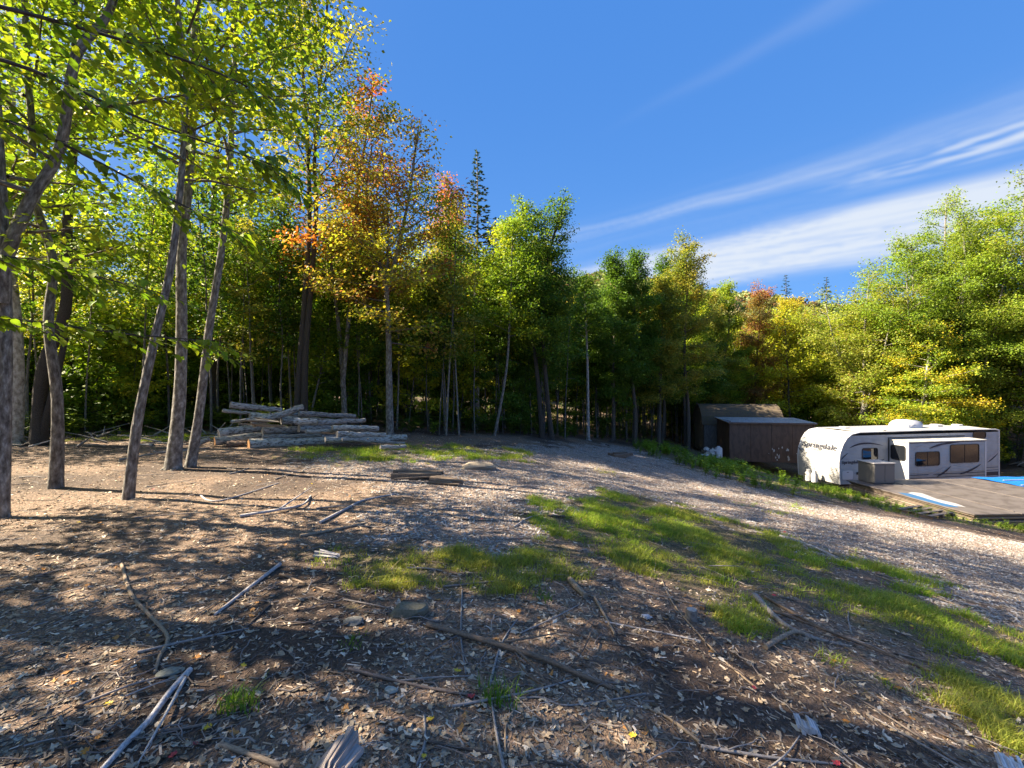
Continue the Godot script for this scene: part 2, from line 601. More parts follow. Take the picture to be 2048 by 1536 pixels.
func make_ground() -> void:
	var xs := PackedFloat32Array()
	var ds := PackedFloat32Array()
	var n := 150
	for k in range(-n, n + 1):
		var t := float(k) / n
		xs.append(14.0 * t + 26.0 * pow(absf(t), 4.0) * t * 1.0 + 560.0 * pow(absf(t), 22.0) * signf(t))
	for k in 330:
		var t := k / 329.0
		ds.append(-3.0 + 20.0 * t + 40.0 * t * t * t * t + 560.0 * pow(t, 28.0))
	ds[0] = -60.0
	var m := MB.new()
	for d in ds:
		for x in xs:
			m.col = soil_tint(x, d)
			m.vert(gp(x, d), gn(x, d), Vector2(x, d))
	var row := xs.size()
	for j in ds.size() - 1:
		for k in row - 1:
			var a := j * row + k
			m.i.append_array([a, a + row, a + 1, a + 1, a + row, a + row + 1])
	var g := mat("leaf litter", Color.WHITE, 0.95)
	g.vertex_color_use_as_albedo = true
	var li := litter_image(512, 4)
	g.albedo_texture = li[0]
	g.uv1_scale = Vector3(0.9, 0.9, 1)
	g.heightmap_enabled = true
	g.heightmap_texture = li[1]
	g.heightmap_scale = 1.6
	struct("ground", m.mesh(g))

func make_hill() -> void:
	# wooded ridge a few hundred metres off
	var m := MB.new()
	var xs := 120
	var ds := 26
	for j in ds:
		var d := lerpf(90.0, 620.0, float(j) / (ds - 1))
		for k in xs:
			var x := lerpf(-520.0, 620.0, float(k) / (xs - 1))
			m.col = Color(0.07, 0.085, 0.03)
			m.vert(Vector3(x, hill(x, d), -d), Vector3.UP)
	for j in ds - 1:
		for k in xs - 1:
			var a := j * xs + k
			m.i.append_array([a, a + xs, a + 1, a + 1, a + xs, a + xs + 1])
	var hm := mat("wooded slope", Color.WHITE, 1.0)
	hm.vertex_color_use_as_albedo = true
	struct("hill", m.mesh(hm))
	# its trees: one crown of leaf clumps, many copies
	var r := RandomNumberGenerator.new()
	r.seed = 41
	var t := MB.new()
	for k in 260:
		var p := Vector3(r.randfn(), r.randfn(), r.randfn()).normalized() * r.randf_range(0.55, 1.0)
		p = Vector3(p.x * 3.0, 4.5 + p.y * 4.0, p.z * 3.0)
		var b := r.randf_range(0.7, 1.3)
		t.col = Color(b, b, b)
		var nn := Vector3(r.randfn(), r.randfn() + 1.0, r.randfn()).normalized()
		var dd := nn.cross(Vector3(r.randfn(), r.randfn(), r.randfn())).normalized()
		t.leaf(p, dd, nn, r.randf_range(1.2, 2.0), r.randf_range(0.9, 1.5))
	var cm := leaf_mat("hill foliage", Color.WHITE, 0.5)
	var xf := []
	var cols := PackedColorArray()
	var tones := [Color(0.176, 0.224, 0.080), Color(0.240, 0.272, 0.096), Color(0.304, 0.288, 0.128), Color(0.272, 0.192, 0.112), Color(0.128, 0.176, 0.080), Color(0.256, 0.304, 0.112)]
	for k in 15000:
		var d := lerpf(62.0, 600.0, pow(r.randf(), 0.8))
		var x := r.randf_range(-0.95, 1.2) * d
		if absf(x) > 560.0: continue
		var s := r.randf_range(0.75, 1.35) * (0.85 + d / 700.0)
		xf.append(Transform3D(Basis(Vector3.UP, r.randf() * TAU).scaled(Vector3(s, s * r.randf_range(0.85, 1.3), s)), Vector3(x, maxf(hill(x, d), gh(x, d)) - 0.5, -d)))
		var c: Color = tones[r.randi() % 6]
		cols.append(c * r.randf_range(0.8, 1.25))
	scatter("hill_forest", t.mesh(cm), xf, cols, "autumn forest covering the ridge beyond the clearing", "forest")

func hill(x: float, d: float) -> float:
	var crest := 108.0 - 0.00018 * pow(x - 60.0, 2.0) - 0.12 * maxf(x - 40.0, 0.0) - 0.05 * maxf(-x, 0.0)
	crest += 9.0 * rough.get_noise_2d(x * 0.6, 11.0) + 3.0 * rough.get_noise_2d(x * 2.2, 70.0)
	var rise := sst(60.0, 520.0, d)
	return -6.0 + crest * rise + 4.0 * rough.get_noise_2d(x * 0.9, d * 0.9) * rise

# ---------------------------------------------------------------- ground cover
func chip_mesh() -> ArrayMesh:          # a split sliver of wood
	var m := MB.new()
	m.box(Vector3(0, 0.12, 0), Vector3(1.0, 0.16, 0.42), Basis(Vector3(0, 1, 0), 0.1))
	return m.mesh(mats.litter)

func dead_leaf_mesh(sd: int) -> ArrayMesh:
	var r := RandomNumberGenerator.new()
	r.seed = sd
	var m := MB.new()
	var n := 9
	var top := Vector3(0, 0.22, 0)
	var rim := []
	for k in n:
		var a := TAU * k / n
		var rr := 0.5 * r.randf_range(0.62, 1.0) * (1.15 if k % 2 == 0 else 0.8)
		rim.append(Vector3(cos(a) * rr * 1.25, 0.12 + r.randf_range(-0.1, 0.25), sin(a) * rr * 0.85))
	for k in n:
		m.tri(top, rim[k], rim[(k + 1) % n])
	return m.mesh(mats.litter)

func twig_mesh(sd: int) -> ArrayMesh:
	var r := RandomNumberGenerator.new()
	r.seed = sd
	var m := MB.new()
	var pts := []
	for k in 6: pts.append(Vector3(k * 0.2 - 0.5, 0.02 + r.randf_range(0, 0.07), r.randf_range(-0.09, 0.09)))
	m.tube(PackedVector3Array(pts), rad_line(0.017, 0.006, 6), 4)
	if sd % 2 == 0: m.tube(PackedVector3Array([pts[2], pts[2] + Vector3(0.2, 0.05, 0.16)]), PackedFloat32Array([0.008, 0.004]), 3)
	return m.mesh(mats.litter)

func tuft_mesh(sd: int, blades: int, tall: float, arch: float) -> ArrayMesh:
	var r := RandomNumberGenerator.new()
	r.seed = sd
	var m := MB.new()
	for k in blades:
		var a := r.randf() * TAU
		var o := Vector3(r.randfn() * 0.05, 0, r.randfn() * 0.05)
		var out := Vector3(cos(a), 0, sin(a))
		var side := Vector3(-sin(a), 0, cos(a)) * 0.0035
		var h := tall * r.randf_range(0.5, 1.1)
		var reach := h * arch * r.randf_range(0.3, 1.2)
		var b := r.randf_range(0.75, 1.25)
		m.col = Color(b, b, b * 0.9)
		var p := []
		for j in 4:
			var t := j / 3.0
			p.append(o + out * (reach * t * t) + Vector3(0, h * (t - 0.35 * t * t * arch), 0))
		for j in 3:
			var w0 := 1.0 - j / 3.0
			var w1 := 1.0 - (j + 1) / 3.0 + 0.08
			m.quad(p[j] - side * w0, p[j + 1] - side * w1, p[j + 1] + side * w1, p[j] + side * w0)
	return m.mesh(mats.grass)

func weed_mesh(sd: int) -> ArrayMesh:
	var r := RandomNumberGenerator.new()
	r.seed = sd
	var m := MB.new()
	for s in 5:
		var az := r.randf() * TAU
		var h := r.randf_range(0.35, 0.7)
		var lean := Vector3(cos(az), 0, sin(az)) * r.randf_range(0.1, 0.35)
		var pts := PackedVector3Array()
		for j in 4:
			var t := j / 3.0
			pts.append(Vector3(0, h * t, 0) + lean * t * t)
		m.col = Color(0.6, 0.6, 0.5)
		m.tube(pts, rad_line(0.006, 0.002, 4), 3)
		for k in 14:
			var t := r.randf_range(0.15, 1.0)
			var q := Vector3(0, h * t, 0) + lean * t * t
			var a2 := r.randf() * TAU
			var dd := Vector3(cos(a2), r.randf_range(-0.2, 0.3), sin(a2)).normalized()
			var b := r.randf_range(0.75, 1.25)
			m.col = Color(b, b, b)
			m.leaf(q, dd, Vector3(r.randfn() * 0.3, 1, r.randfn() * 0.3).normalized(), r.randf_range(0.09, 0.2), 0.045)
	return m.mesh(mats.grass)

func lay(x: float, d: float, r: RandomNumberGenerator, s: Vector3, tilt: float, up := 0.0) -> Transform3D:
	var b := Basis(Vector3.UP, r.randf() * TAU)
	var nn := (gn(x, d) + Vector3(r.randfn(), 0, r.randfn()) * tilt).normalized()
	var ax := Vector3.UP.cross(nn)
	if ax.length() > 0.001: b = Basis(ax.normalized(), Vector3.UP.angle_to(nn)) * b
	return Transform3D(b * Basis.from_scale(s), gp(x, d, up))

func in_view_spot(r: RandomNumberGenerator, d0: float, d1: float, pw: float) -> Vector2:
	var d := lerpf(d0, d1, pow(r.randf(), pw))
	return Vector2(r.randf_range(-1.28, 1.35) * (d + 0.6), d)

func open_ground(x: float, d: float) -> bool:
	return not (x > 14.2 and x < 30.0 and d > 13.0)

func make_cover() -> void:
	var r := RandomNumberGenerator.new()
	r.seed = 99
	# dead leaves
	for kind in 3:
		var xf := []
		var cols := PackedColorArray()
		for k in 15000:
			var p := in_view_spot(r, 1.2, 20.0, 1.75)
			if not open_ground(p.x, p.y) or p.y > tree_line(p.x) + 6.0: continue
			var grassy := zone("g1", p.x, p.y) or zone("g2", p.x, p.y) or zone("chips", p.x, p.y)
			if grassy and r.randf() < 0.6: continue
			if 0.5 + 0.5 * grain.get_noise_2d(p.x * 12.0, p.y * 12.0) + 0.15 * sst(-1.0, 2.0, p.x) > r.randf_range(0.32, 1.0): continue
			var s := r.randf_range(0.018, 0.055)
			xf.append(lay(p.x, p.y, r, Vector3(s, s * r.randf_range(0.5, 1.0), s * r.randf_range(0.7, 1.0)), 0.25))
			var b := r.randf_range(0.18, 1.0) if r.randf() < 0.9 else 1.5
			var c := Color(0.46, 0.33, 0.20).lerp(Color(0.48, 0.42, 0.33), r.randf()) * b
			if r.randf() < 0.035: c = Color(0.38, 0.19, 0.06)
			cols.append(c)
		scatter("dead_leaves", dead_leaf_mesh(kind + 3), xf, cols, ["dry brown leaves strewn over the clearing floor", "curled tan leaves strewn over the clearing floor", "broken grey leaves strewn over the clearing floor"][kind], "leaf litter")
	# slivers and shreds of wood over all the open ground
	var xs := []
	var cs := PackedColorArray()
	for k in 62000:
		var p := in_view_spot(r, 1.2, 17.0, 1.9)
		if not open_ground(p.x, p.y) or p.y > tree_line(p.x): continue
		if zone("g1", p.x, p.y) and r.randf() < 0.7: continue
		if 0.5 + 0.5 * grain.get_noise_2d(p.x * 12.0, p.y * 12.0) > r.randf_range(0.35, 1.2): continue
		var s := r.randf_range(0.010, 0.038)
		xs.append(lay(p.x, p.y, r, Vector3(s * r.randf_range(0.8, 1.7), s * 0.6, s * r.randf_range(0.35, 0.8)), 0.25))
		var b := r.randf_range(0.2, 1.25) if r.randf() < 0.93 else 1.9
		cs.append(Color(0.38, 0.27, 0.17).lerp(Color(0.43, 0.38, 0.32), r.randf()) * b)
	scatter("wood_shreds", chip_mesh(), xs, cs, "small wood shreds and bark bits mixed in the soil", "wood debris")
	# the pale chip strip
	xs = []
	cs = PackedColorArray()
	for k in 165000:
		var p := Vector2(r.randf_range(-5.0, 14.5), lerpf(4.4, 26.0, pow(r.randf(), 1.35)))
		if not zone("chips", p.x, p.y): continue
		if 0.5 + 0.5 * grain.get_noise_2d(p.x * 25.0, p.y * 25.0) < r.randf_range(0.0, 0.5): continue
		var s := r.randf_range(0.015, 0.044)
		xs.append(lay(p.x, p.y, r, Vector3(s * r.randf_range(0.8, 1.6), s * 0.8, s), 0.35, 0.004))
		var b := r.randf_range(0.55, 1.25)
		cs.append(Color(0.34, 0.30, 0.26).lerp(Color(0.40, 0.39, 0.38), r.randf()) * b)
	scatter("wood_chips", chip_mesh(), xs, cs, "pale chipped wood spread in a strip across the clearing", "wood chips")
	# twigs
	for kind in 4:
		xs = []
		cs = PackedColorArray()
		for k in 1300:
			var p := in_view_spot(r, 1.3, 18.0, 1.5)
			if not open_ground(p.x, p.y) or p.y > tree_line(p.x) + 4.0: continue
			if zone("chips", p.x, p.y) and r.randf() < 0.5: continue
			var s := r.randf_range(0.05, 0.30) * (1.0 + p.y * 0.04)
			xs.append(lay(p.x, p.y, r, Vector3(s, s * 0.9, s), 0.07, 0.004))
			cs.append(Color(0.13, 0.10, 0.085).lerp(Color(0.32, 0.29, 0.27), pow(r.randf(), 1.6)) * r.randf_range(0.45, 1.2))
		scatter("fine_twigs", twig_mesh(kind), xs, cs, ["short grey twigs littering the ground", "forked dark twigs littering the ground", "bent thin twigs littering the ground", "forked pale twigs littering the ground"][kind], "twigs")
	# grass
	var greens := [Color(0.29, 0.46, 0.04), Color(0.38, 0.50, 0.055), Color(0.46, 0.47, 0.08), Color(0.22, 0.37, 0.035)]
	for kind in 3:
		xs = []
		cs = PackedColorArray()
		for zn in [["g1", 5000], ["g9", 500], ["g10", 1500], ["g2", 1300], ["g3", 90], ["g4", 260], ["g5", 1500], ["g6", 160], ["g7", 160], ["g8", 60], ["lawn", 2600], ["dark", 500], ["moss", 120]]:
			var poly: PackedVector2Array = zones[zn[0]]
			var lo := poly[0]
			var hi := poly[0]
			for q in poly:
				lo = lo.min(q)
				hi = hi.max(q)
			for k in int(zn[1] * 1.6):
				var p := Vector2(r.randf_range(lo.x, hi.x), r.randf_range(lo.y, hi.y))
				if not inside(p, poly): continue
				var gn_ := 0.5 + 0.5 * grain.get_noise_2d(p.x * 38.0 + 7.0, p.y * 38.0)
				if gn_ < r.randf_range(0.33, 0.66) or 0.5 + 0.5 * grain.get_noise_2d(p.x * 17.0 - 80.0, p.y * 17.0) < r.randf_range(0.2, 0.5): continue
				var s := (0.35 + 0.85 * pow(r.randf(), 1.7)) * (0.35 + 1.05 * gn_) * (1.5 if zn[0] in ["g5", "dark"] else 1.0)
				xs.append(lay(p.x, p.y, r, Vector3(s, s, s), 0.05, -0.005))
				cs.append(greens[r.randi() % 4].lerp(Color(0.42, 0.36, 0.09), 0.5 * sst(0.5, 0.8, 0.5 + 0.5 * grain.get_noise_2d(p.x * 9.0, p.y * 9.0 + 50.0))) * r.randf_range(0.8, 1.2))
		scatter("grass", tuft_mesh(kind + 1, 16, [0.12, 0.15, 0.09][kind], [0.9, 1.2, 0.6][kind]), xs, cs, ["arching green grass growing in patches through the litter", "long bright grass growing in patches through the litter", "short upright grass growing in patches through the litter"][kind], "grass")
	# dead straw among the grass
	xs = []
	cs = PackedColorArray()
	for k in 5200:
		var p := Vector2(r.randf_range(-2.0, 7.0), r.randf_range(2.6, 9.4))
		if not (zone("g1", p.x, p.y) or zone("g2", p.x, p.y) or zone("g4", p.x, p.y) or zone("g3", p.x, p.y)): continue
		var s := r.randf_range(0.4, 1.1)
		xs.append(lay(p.x, p.y, r, Vector3(s, s * r.randf_range(0.3, 0.9), s), 0.2))
		cs.append(Color(0.46, 0.37, 0.20).lerp(Color(0.34, 0.28, 0.19), r.randf()) * r.randf_range(0.6, 1.1))
	scatter("dry_straw", tuft_mesh(9, 4, 0.12, 1.5), xs, cs, "dry straw coloured stems lying among the green grass", "straw")
	# weeds along the slope in front of the sheds and under the platform
	for kind in 2:
		xs = []
		cs = PackedColorArray()
		for zn in [["weeds", 1000], ["dark", 500], ["lawn", 60]]:
			var poly: PackedVector2Array = zones[zn[0]]
			var lo := poly[0]
			var hi := poly[0]
			for q in poly:
				lo = lo.min(q)
				hi = hi.max(q)
			for k in int(zn[1]):
				var p := Vector2(r.randf_range(lo.x, hi.x), r.randf_range(lo.y, minf(hi.y, 30.0)))
				if not inside(p, poly) or p.x > 14.4 and p.y < 19.5 and p.y > 14.2: continue
				if grain.get_noise_2d(p.x * 14.0, p.y * 14.0 + 33.0) < r.randf_range(-0.35, 0.1): continue
				var s := r.randf_range(0.4, 1.0) if zn[0] == "weeds" and p.x < 10.5 else r.randf_range(0.2, 0.45)
				xs.append(lay(p.x, p.y, r, Vector3(s, s, s), 0.05))
				var c := Color(0.24, 0.38, 0.035) if zn[0] == "weeds" else Color(0.22, 0.34, 0.04)
				cs.append(c * r.randf_range(0.75, 1.25))
		scatter("weeds", weed_mesh(kind + 50), xs, cs, ["leafy bright weeds growing on the bank before the sheds", "tall leafy weeds growing round the panel platform"][kind], "weeds")

# ---------------------------------------------------------------- forest
var GREEN := [Color(0.056, 0.119, 0.020), Color(0.105, 0.203, 0.031), Color(0.182, 0.280, 0.042)]
var LIME := [Color(0.105, 0.196, 0.025), Color(0.238, 0.350, 0.035), Color(0.462, 0.490, 0.042)]
var GOLD := [Color(0.224, 0.308, 0.035), Color(0.476, 0.462, 0.042), Color(0.700, 0.476, 0.042)]
var AMBER := [Color(0.182, 0.210, 0.042), Color(0.364, 0.266, 0.049), Color(0.532, 0.224, 0.049), Color(0.476, 0.112, 0.049)]
var RUST := [Color(0.168, 0.182, 0.049), Color(0.308, 0.196, 0.070), Color(0.420, 0.140, 0.084)]
var OLIVE := [Color(0.105, 0.168, 0.035), Color(0.210, 0.266, 0.049), Color(0.350, 0.350, 0.070), Color(0.476, 0.364, 0.056)]
var SPRUCE := [Color(0.035, 0.077, 0.031), Color(0.070, 0.126, 0.045), Color(0.119, 0.168, 0.063)]

func make_named_trees() -> void:
	var g: Dictionary
	# --- front row at the left
	g = grow({"seed": 101, "sides": 14, "stems": [[flat_path([0, 0, 0, 1.46, 0, 2.98, -0.02, 4.63, -0.05, 6.53, -0.09, 9.07], 1), 0.075, 0.036, 1.3], [flat_path([0, 2.85, 0.11, 3.23, 0.36, 3.99, 0.68, 4.72, 1.06, 5.77, 1.35, 6.53, 1.6, 7.8, 1.76, 11.7], 2), 0.081, 0.030]], "limbs": 24, "base": 0.3, "reach": 2.4, "e0": 0.1, "e1": 0.9, "leaves": 4788, "size": 0.11, "pal": LIME, "spread": 0.2, "tone": 1.15}, mats.beech, mats.leaf)
	plant("beech_tree", g, gp(-6.48, 5.71), 0, 1, "pale grey beech at the left edge whose thick limb leans right", "tree")
	g = grow({"seed": 102, "sides": 14, "stems": [[flat_path([0, 0, 0.08, 2.61, -0.16, 5.99, -0.14, 9.37, -0.27, 14.1], 3), 0.156, 0.065, 1.25]], "limbs": 26, "base": 0.35, "reach": 3.2, "e0": 0.1, "e1": 0.9, "leaves": 5107, "size": 0.13, "pal": LIME}, mats.pale_bark, mats.leaf)
	plant("maple_tree", g, gp(-13.44, 12.17), 0, 1, "thick pale trunk with a burl behind the edge beech", "tree")
	g = grow({"seed": 103, "sides": 14, "tone": 0.7, "stems": [[flat_path([0, 0, 0.22, 2.04, 0.66, 3.64, 0.82, 5.91, 0.9, 8.58, 0.96, 10.71, 0.96, 13.91], 4), 0.156, 0.058, 1.4], [flat_path([0.0, 0, 0.5, 1.5, 0.62, 2.9], 9), 0.104, 0.058]], "limbs": 26, "base": 0.35, "reach": 3.0, "e0": 0.1, "e1": 0.9, "leaves": 5107, "size": 0.13, "pal": LIME}, mats.rough_bark, mats.leaf)
	plant("maple_tree", g, gp(-12.61, 12.0), 0, 1, "dark hollowed trunk leaning right behind the slim front trunks", "tree")
	g = grow({"seed": 104, "sides": 14, "tone": 0.7, "stems": [[flat_path([0, 0, 0.05, 1.4, -0.03, 2.61, -0.09, 3.65, -0.21, 4.61, -0.29, 5.82, -0.41, 7.02, -0.49, 11.0], 5), 0.075, 0.035, 1.5]], "limbs": 22, "base": 0.32, "reach": 2.4, "e0": 0.05, "e1": 0.9, "leaves": 4104, "size": 0.11, "pal": LIME, "spread": 0.2}, mats.beech, mats.leaf)
	plant("beech_tree", g, gp(-7.32, 7.22), 0, 1, "slim straight dark trunk with a flared foot, second from left", "tree")
	g = grow({"seed": 105, "sides": 14, "stems": [[flat_path([0, 0, 0.22, 1.07, 0.46, 2.18, 0.66, 3.22, 0.79, 4.03, 0.82, 5.14, 0.85, 6.25, 0.79, 7.35, 0.77, 10.2], 6), 0.062, 0.028, 1.4]], "limbs": 22, "base": 0.45, "reach": 2.2, "e0": 0.1, "e1": 1.0, "leaves": 4104, "size": 0.11, "pal": LIME, "spread": 0.2}, mats.beech, mats.leaf)
	plant("beech_tree", g, gp(-5.68, 6.65), 0, 1, "slim grey beech curving to the right, nearest in the clearing", "tree")
	g = grow({"seed": 106, "sides": 16, "stems": [[flat_path([0, 0, 0.13, 1.36, 0.22, 2.84, 0.26, 4.32, 0.37, 5.8, 0.46, 7.28, 0.49, 8.76, 0.52, 13.2], 7), 0.110, 0.050, 1.5]], "limbs": 28, "base": 0.42, "reach": 3.0, "e0": 0.1, "e1": 1.0, "leaves": 5038, "size": 0.12, "pal": LIME}, mats.beech, mats.leaf)
	plant("maple_tree", g, gp(-6.69, 8.87), 0, 1, "thick straight grey trunk of the pair beside the log pile", "tree")
	g = grow({"seed": 107, "sides": 14, "stems": [[flat_path([0, 0, 0.21, 1.29, 0.42, 2.84, 0.59, 4.29, 0.75, 5.84, 0.88, 7.39, 0.99, 8.84, 1.05, 12.7], 8), 0.083, 0.040, 1.4]], "limbs": 26, "base": 0.42, "reach": 2.8, "e0": 0.1, "e1": 1.0, "leaves": 4742, "size": 0.12, "pal": LIME}, mats.beech, mats.leaf)
	plant("maple_tree", g, gp(-6.55, 9.15), 0, 1, "grey trunk leaning right out of the pair beside the log pile", "tree")
	g = grow({"seed": 108, "sides": 12, "tone": 0.8, "stems": [[flat_path([0, 0, -0.04, 3.02, 0.04, 6.03, 0, 9.05, 0.12, 12.5], 10), 0.189, 0.070, 1.2]], "limbs": 28, "base": 0.35, "reach": 3.2, "e0": 0.1, "e1": 0.9, "leaves": 5335, "size": 0.13, "pal": LIME}, mats.rough_bark, mats.leaf)
	plant("maple_tree", g, gp(-11.95, 18.1), 0, 1, "dark thick trunk behind the left end of the log pile", "tree")
	# --- row behind the log pile
	g = grow({"seed": 109, "sides": 12, "tone": 0.75, "stems": [[flat_path([0.00, 0.00, 0.21, 2.60, 0.34, 5.01, 0.45, 7.44, 0.34, 10.38, 0.14, 13.32, -0.03, 15.74], 11), 0.120, 0.036, 1.2], [flat_path([0.29, 0.00, 0.38, 2.60, 0.52, 5.01, 0.66, 7.78, 0.63, 9.51, 0.87, 12.11, 1.09, 15.14], 12), 0.114, 0.030, 1.2]], "limbs": 44, "base": 0.5, "reach": 2.9, "e0": 0.3, "e1": 1.0, "leaves": 8000, "size": 0.12, "pal": OLIVE, "spread": 0.2}, mats.rough_bark, mats.leaf)
	plant("birch_tree", g, gp(-7.47, 15.55), 0, 1, "tall double trunked tree rising behind the log pile", "tree")
	g = grow({"seed": 110, "sides": 12, "stems": [[flat_path([0, 0, -0.11, 1.93, -0.26, 4.01, -0.45, 5.71, -0.75, 8.16], 13), 0.108, 0.036, 1.2], [flat_path([-0.09, 1.74, 0.19, 4.2, 0.3, 6.46, 0.42, 8.73, 0.79, 11, 1.04, 12.8], 14), 0.090, 0.024]], "limbs": 40, "base": 0.38, "reach": 2.4, "e0": 0.2, "e1": 0.9, "leaves": 10200, "size": 0.12, "pal": [LIME[1], OLIVE[2], AMBER[2], AMBER[3]], "hue": 0.5}, mats.beech, mats.leaf)
	plant("maple_tree", g, gp(-6.31, 17.0), 0, 1, "forked maple with red and rust leaves behind the log pile", "tree")
	g = grow({"seed": 111, "sides": 12, "stems": [[flat_path([0, 0, -0.03, 2.01, -0.09, 3.99, -0.16, 5.42, -0.68, 7.22, -0.81, 8.83, -0.63, 10.4], 15), 0.128, 0.029, 1.3], [flat_path([-0.14, 5.06, 0.36, 7.04, 0.65, 8.47, 0.93, 10.27, 1.04, 11.0], 16), 0.075, 0.023], [flat_path([-0.16, 5.42, -0.07, 7.22, -0.18, 9.19], 17), 0.064, 0.017]], "limbs": 66, "base": 0.3, "reach": 2.8, "e0": 0.0, "e1": 0.8, "leaves": 14000, "size": 0.12, "pal": [LIME[0], LIME[1], LIME[2], OLIVE[2], OLIVE[3], RUST[1], RUST[2]], "hue": 0.55}, mats.beech, mats.leaf)
	plant("maple_tree", g, gp(-4.38, 16.15), 0, 1, "many limbed maple, yellow below and rust at the top, mid picture", "tree")
	g = grow({"seed": 121, "stems": [[flat_path([0, 0, 0.3, 1.2, 0.62, 2.6, 0.9, 4.2], 18), 0.05, 0.02]], "limbs": 18, "base": 0.4, "reach": 1.3, "e0": 0.1, "e1": 0.7, "leaves": 2850, "size": 0.11, "pal": LIME}, mats.beech, mats.leaf)
	plant("sapling", g, gp(-7.9, 17.4), 0, 1, "thin leaning sapling rising right from the top of the log pile", "sapling")
	# --- centre
	g = grow({"seed": 113, "sides": 8, "stems": [[flat_path([0, 0, 0.52, 2.71, 0.69, 5.31, 0.78, 7.91, 0.91, 9.3], 19), 0.064, 0.022, 1.2]], "limbs": 22, "base": 0.45, "reach": 1.7, "e0": 0.2, "e1": 0.9, "leaves": 9500, "size": 0.11, "pal": LIME}, mats.beech, mats.leaf)
	plant("maple_tree", g, gp(-0.78, 19.5), 0, 1, "slim pole tree leaning right at the foot of the spire conifer", "tree")
	g = grow({"seed": 114, "sides": 10, "tone": 0.75, "stems": [[flat_path([0, 0, -0.23, 2.78, -0.53, 5.58, -0.7, 8.38, -0.95, 10.9], 20), 0.120, 0.032, 1.3], [flat_path([0.45, -0.05, 0.18, 2.37, 0.02, 5.21, 0.2, 8.05, 0.95, 10.9], 21), 0.120, 0.032, 1.3]], "limbs": 90, "base": 0.34, "reach": 2.1, "e0": 0.1, "e1": 1.0, "leaves": 31008, "size": 0.105, "pal": [GREEN[0], GREEN[1], GREEN[2], LIME[1]], "spread": 0.17}, mats.rough_bark, mats.leaf)
	plant("cherry_tree", g, gp(1.42, 21.0), 0, 1, "big green twin stemmed tree, tallest in the middle of the wood edge", "tree")
	g = grow({"seed": 118, "sides": 8, "stems": [[flat_path([0, 0, -0.06, 4.59, -0.23, 9.17], 22), 0.10, 0.03, 1.2]], "limbs": 20, "base": 0.6, "reach": 1.6, "e0": 0.3, "e1": 1.0, "leaves": 8550, "size": 0.11, "pal": GREEN}, mats.pale_bark, mats.leaf)
	plant("birch_tree", g, gp(4.36, 25.8), 0, 1, "thin pale trunk standing at the wood edge right of centre", "tree")
	g = grow({"seed": 116, "sides": 8, "stems": [[straight(14.0, 0.0, 3, 0.03), 0.14, 0.015]], "limbs": 120, "base": 0.28, "reach": 2.2, "e0": -0.25, "e1": 0.35, "leaves": 46000, "size": 0.13, "pal": SPRUCE, "conifer": true}, mats.pale_bark, mats.needle)
	plant("spruce_tree", g, gp(-1.75, 22.6), 0, 1, "narrow dark spire conifer rising above its neighbours", "tree")
	g = grow({"seed": 117, "stems": [[straight(12.4, 0.02, 8), 0.12, 0.03]], "limbs": 34, "base": 0.4, "reach": 1.9, "e0": 0.4, "e1": 1.1, "leaves": 10640, "size": 0.11, "pal": RUST, "hue": 1.0}, mats.beech, mats.leaf)
	plant("maple_tree", g, gp(-3.1, 23.5), 0.5, 1, "pinkish red topped maple left of the spire conifer", "tree")
	# --- right of centre
	var spots := [
		[7.7, 28.2, 11.3, GREEN, 2.0, "dark green tree with a rounded top at the wood edge above the stump", 201],
		[6.2, 27.6, 10.6, GREEN, 1.9, "slim green tree at the wood edge just left of the dark round tree", 211],
		[10.7, 32.2, 12.0, GREEN, 2.1, "dark green tree right behind the olive one at the wood edge", 212],
		[13.4, 34.8, 12.2, LIME, 2.2, "fresh green tree just right of the tall sunlit tree", 213],
		[17.0, 38.4, 12.6, OLIVE, 2.3, "olive tree in the gap behind the brown shed's roof", 214],
		[9.6, 29.5, 10.3, OLIVE, 1.8, "olive green tree between the dark round tree and the tall sunlit one", 208],
		[11.9, 30.4, 13.3, OLIVE, 2.3, "tall sunlit tree standing behind the gambrel shed's left corner", 202],
		[15.0, 36.5, 11.8, GREEN, 2.4, "green tree with a ragged top behind the gambrel shed", 203],
		[18.6, 38.5, 13.2, LIME, 2.3, "light green tree behind the brown shed", 204],
		[21.8, 40.0, 13.4, RUST, 2.7, "red tinged maple behind the trailer's front end", 205],
		[25.4, 41.5, 12.8, GOLD, 2.8, "yellow green tree behind the trailer's roof vent", 206],
	]
	for s in spots:
		g = grow({"seed": s[6], "stems": [[straight(s[2] * 1.04, 0.02, s[6], 0.2), 0.13, 0.04, 1.2]], "limbs": 46, "base": 0.3, "reach": s[4], "e0": 0.0, "e1": 1.0, "leaves": 28500, "size": 0.12, "pal": s[3], "spread": 0.2, "flat": 0.85, "jit": 0.45, "top": 0.15}, mats.rough_bark, mats.leaf)
		plant("maple_tree", g, gp(s[0], s[1]), s[6] * 1.3, 1, s[5], "tree")
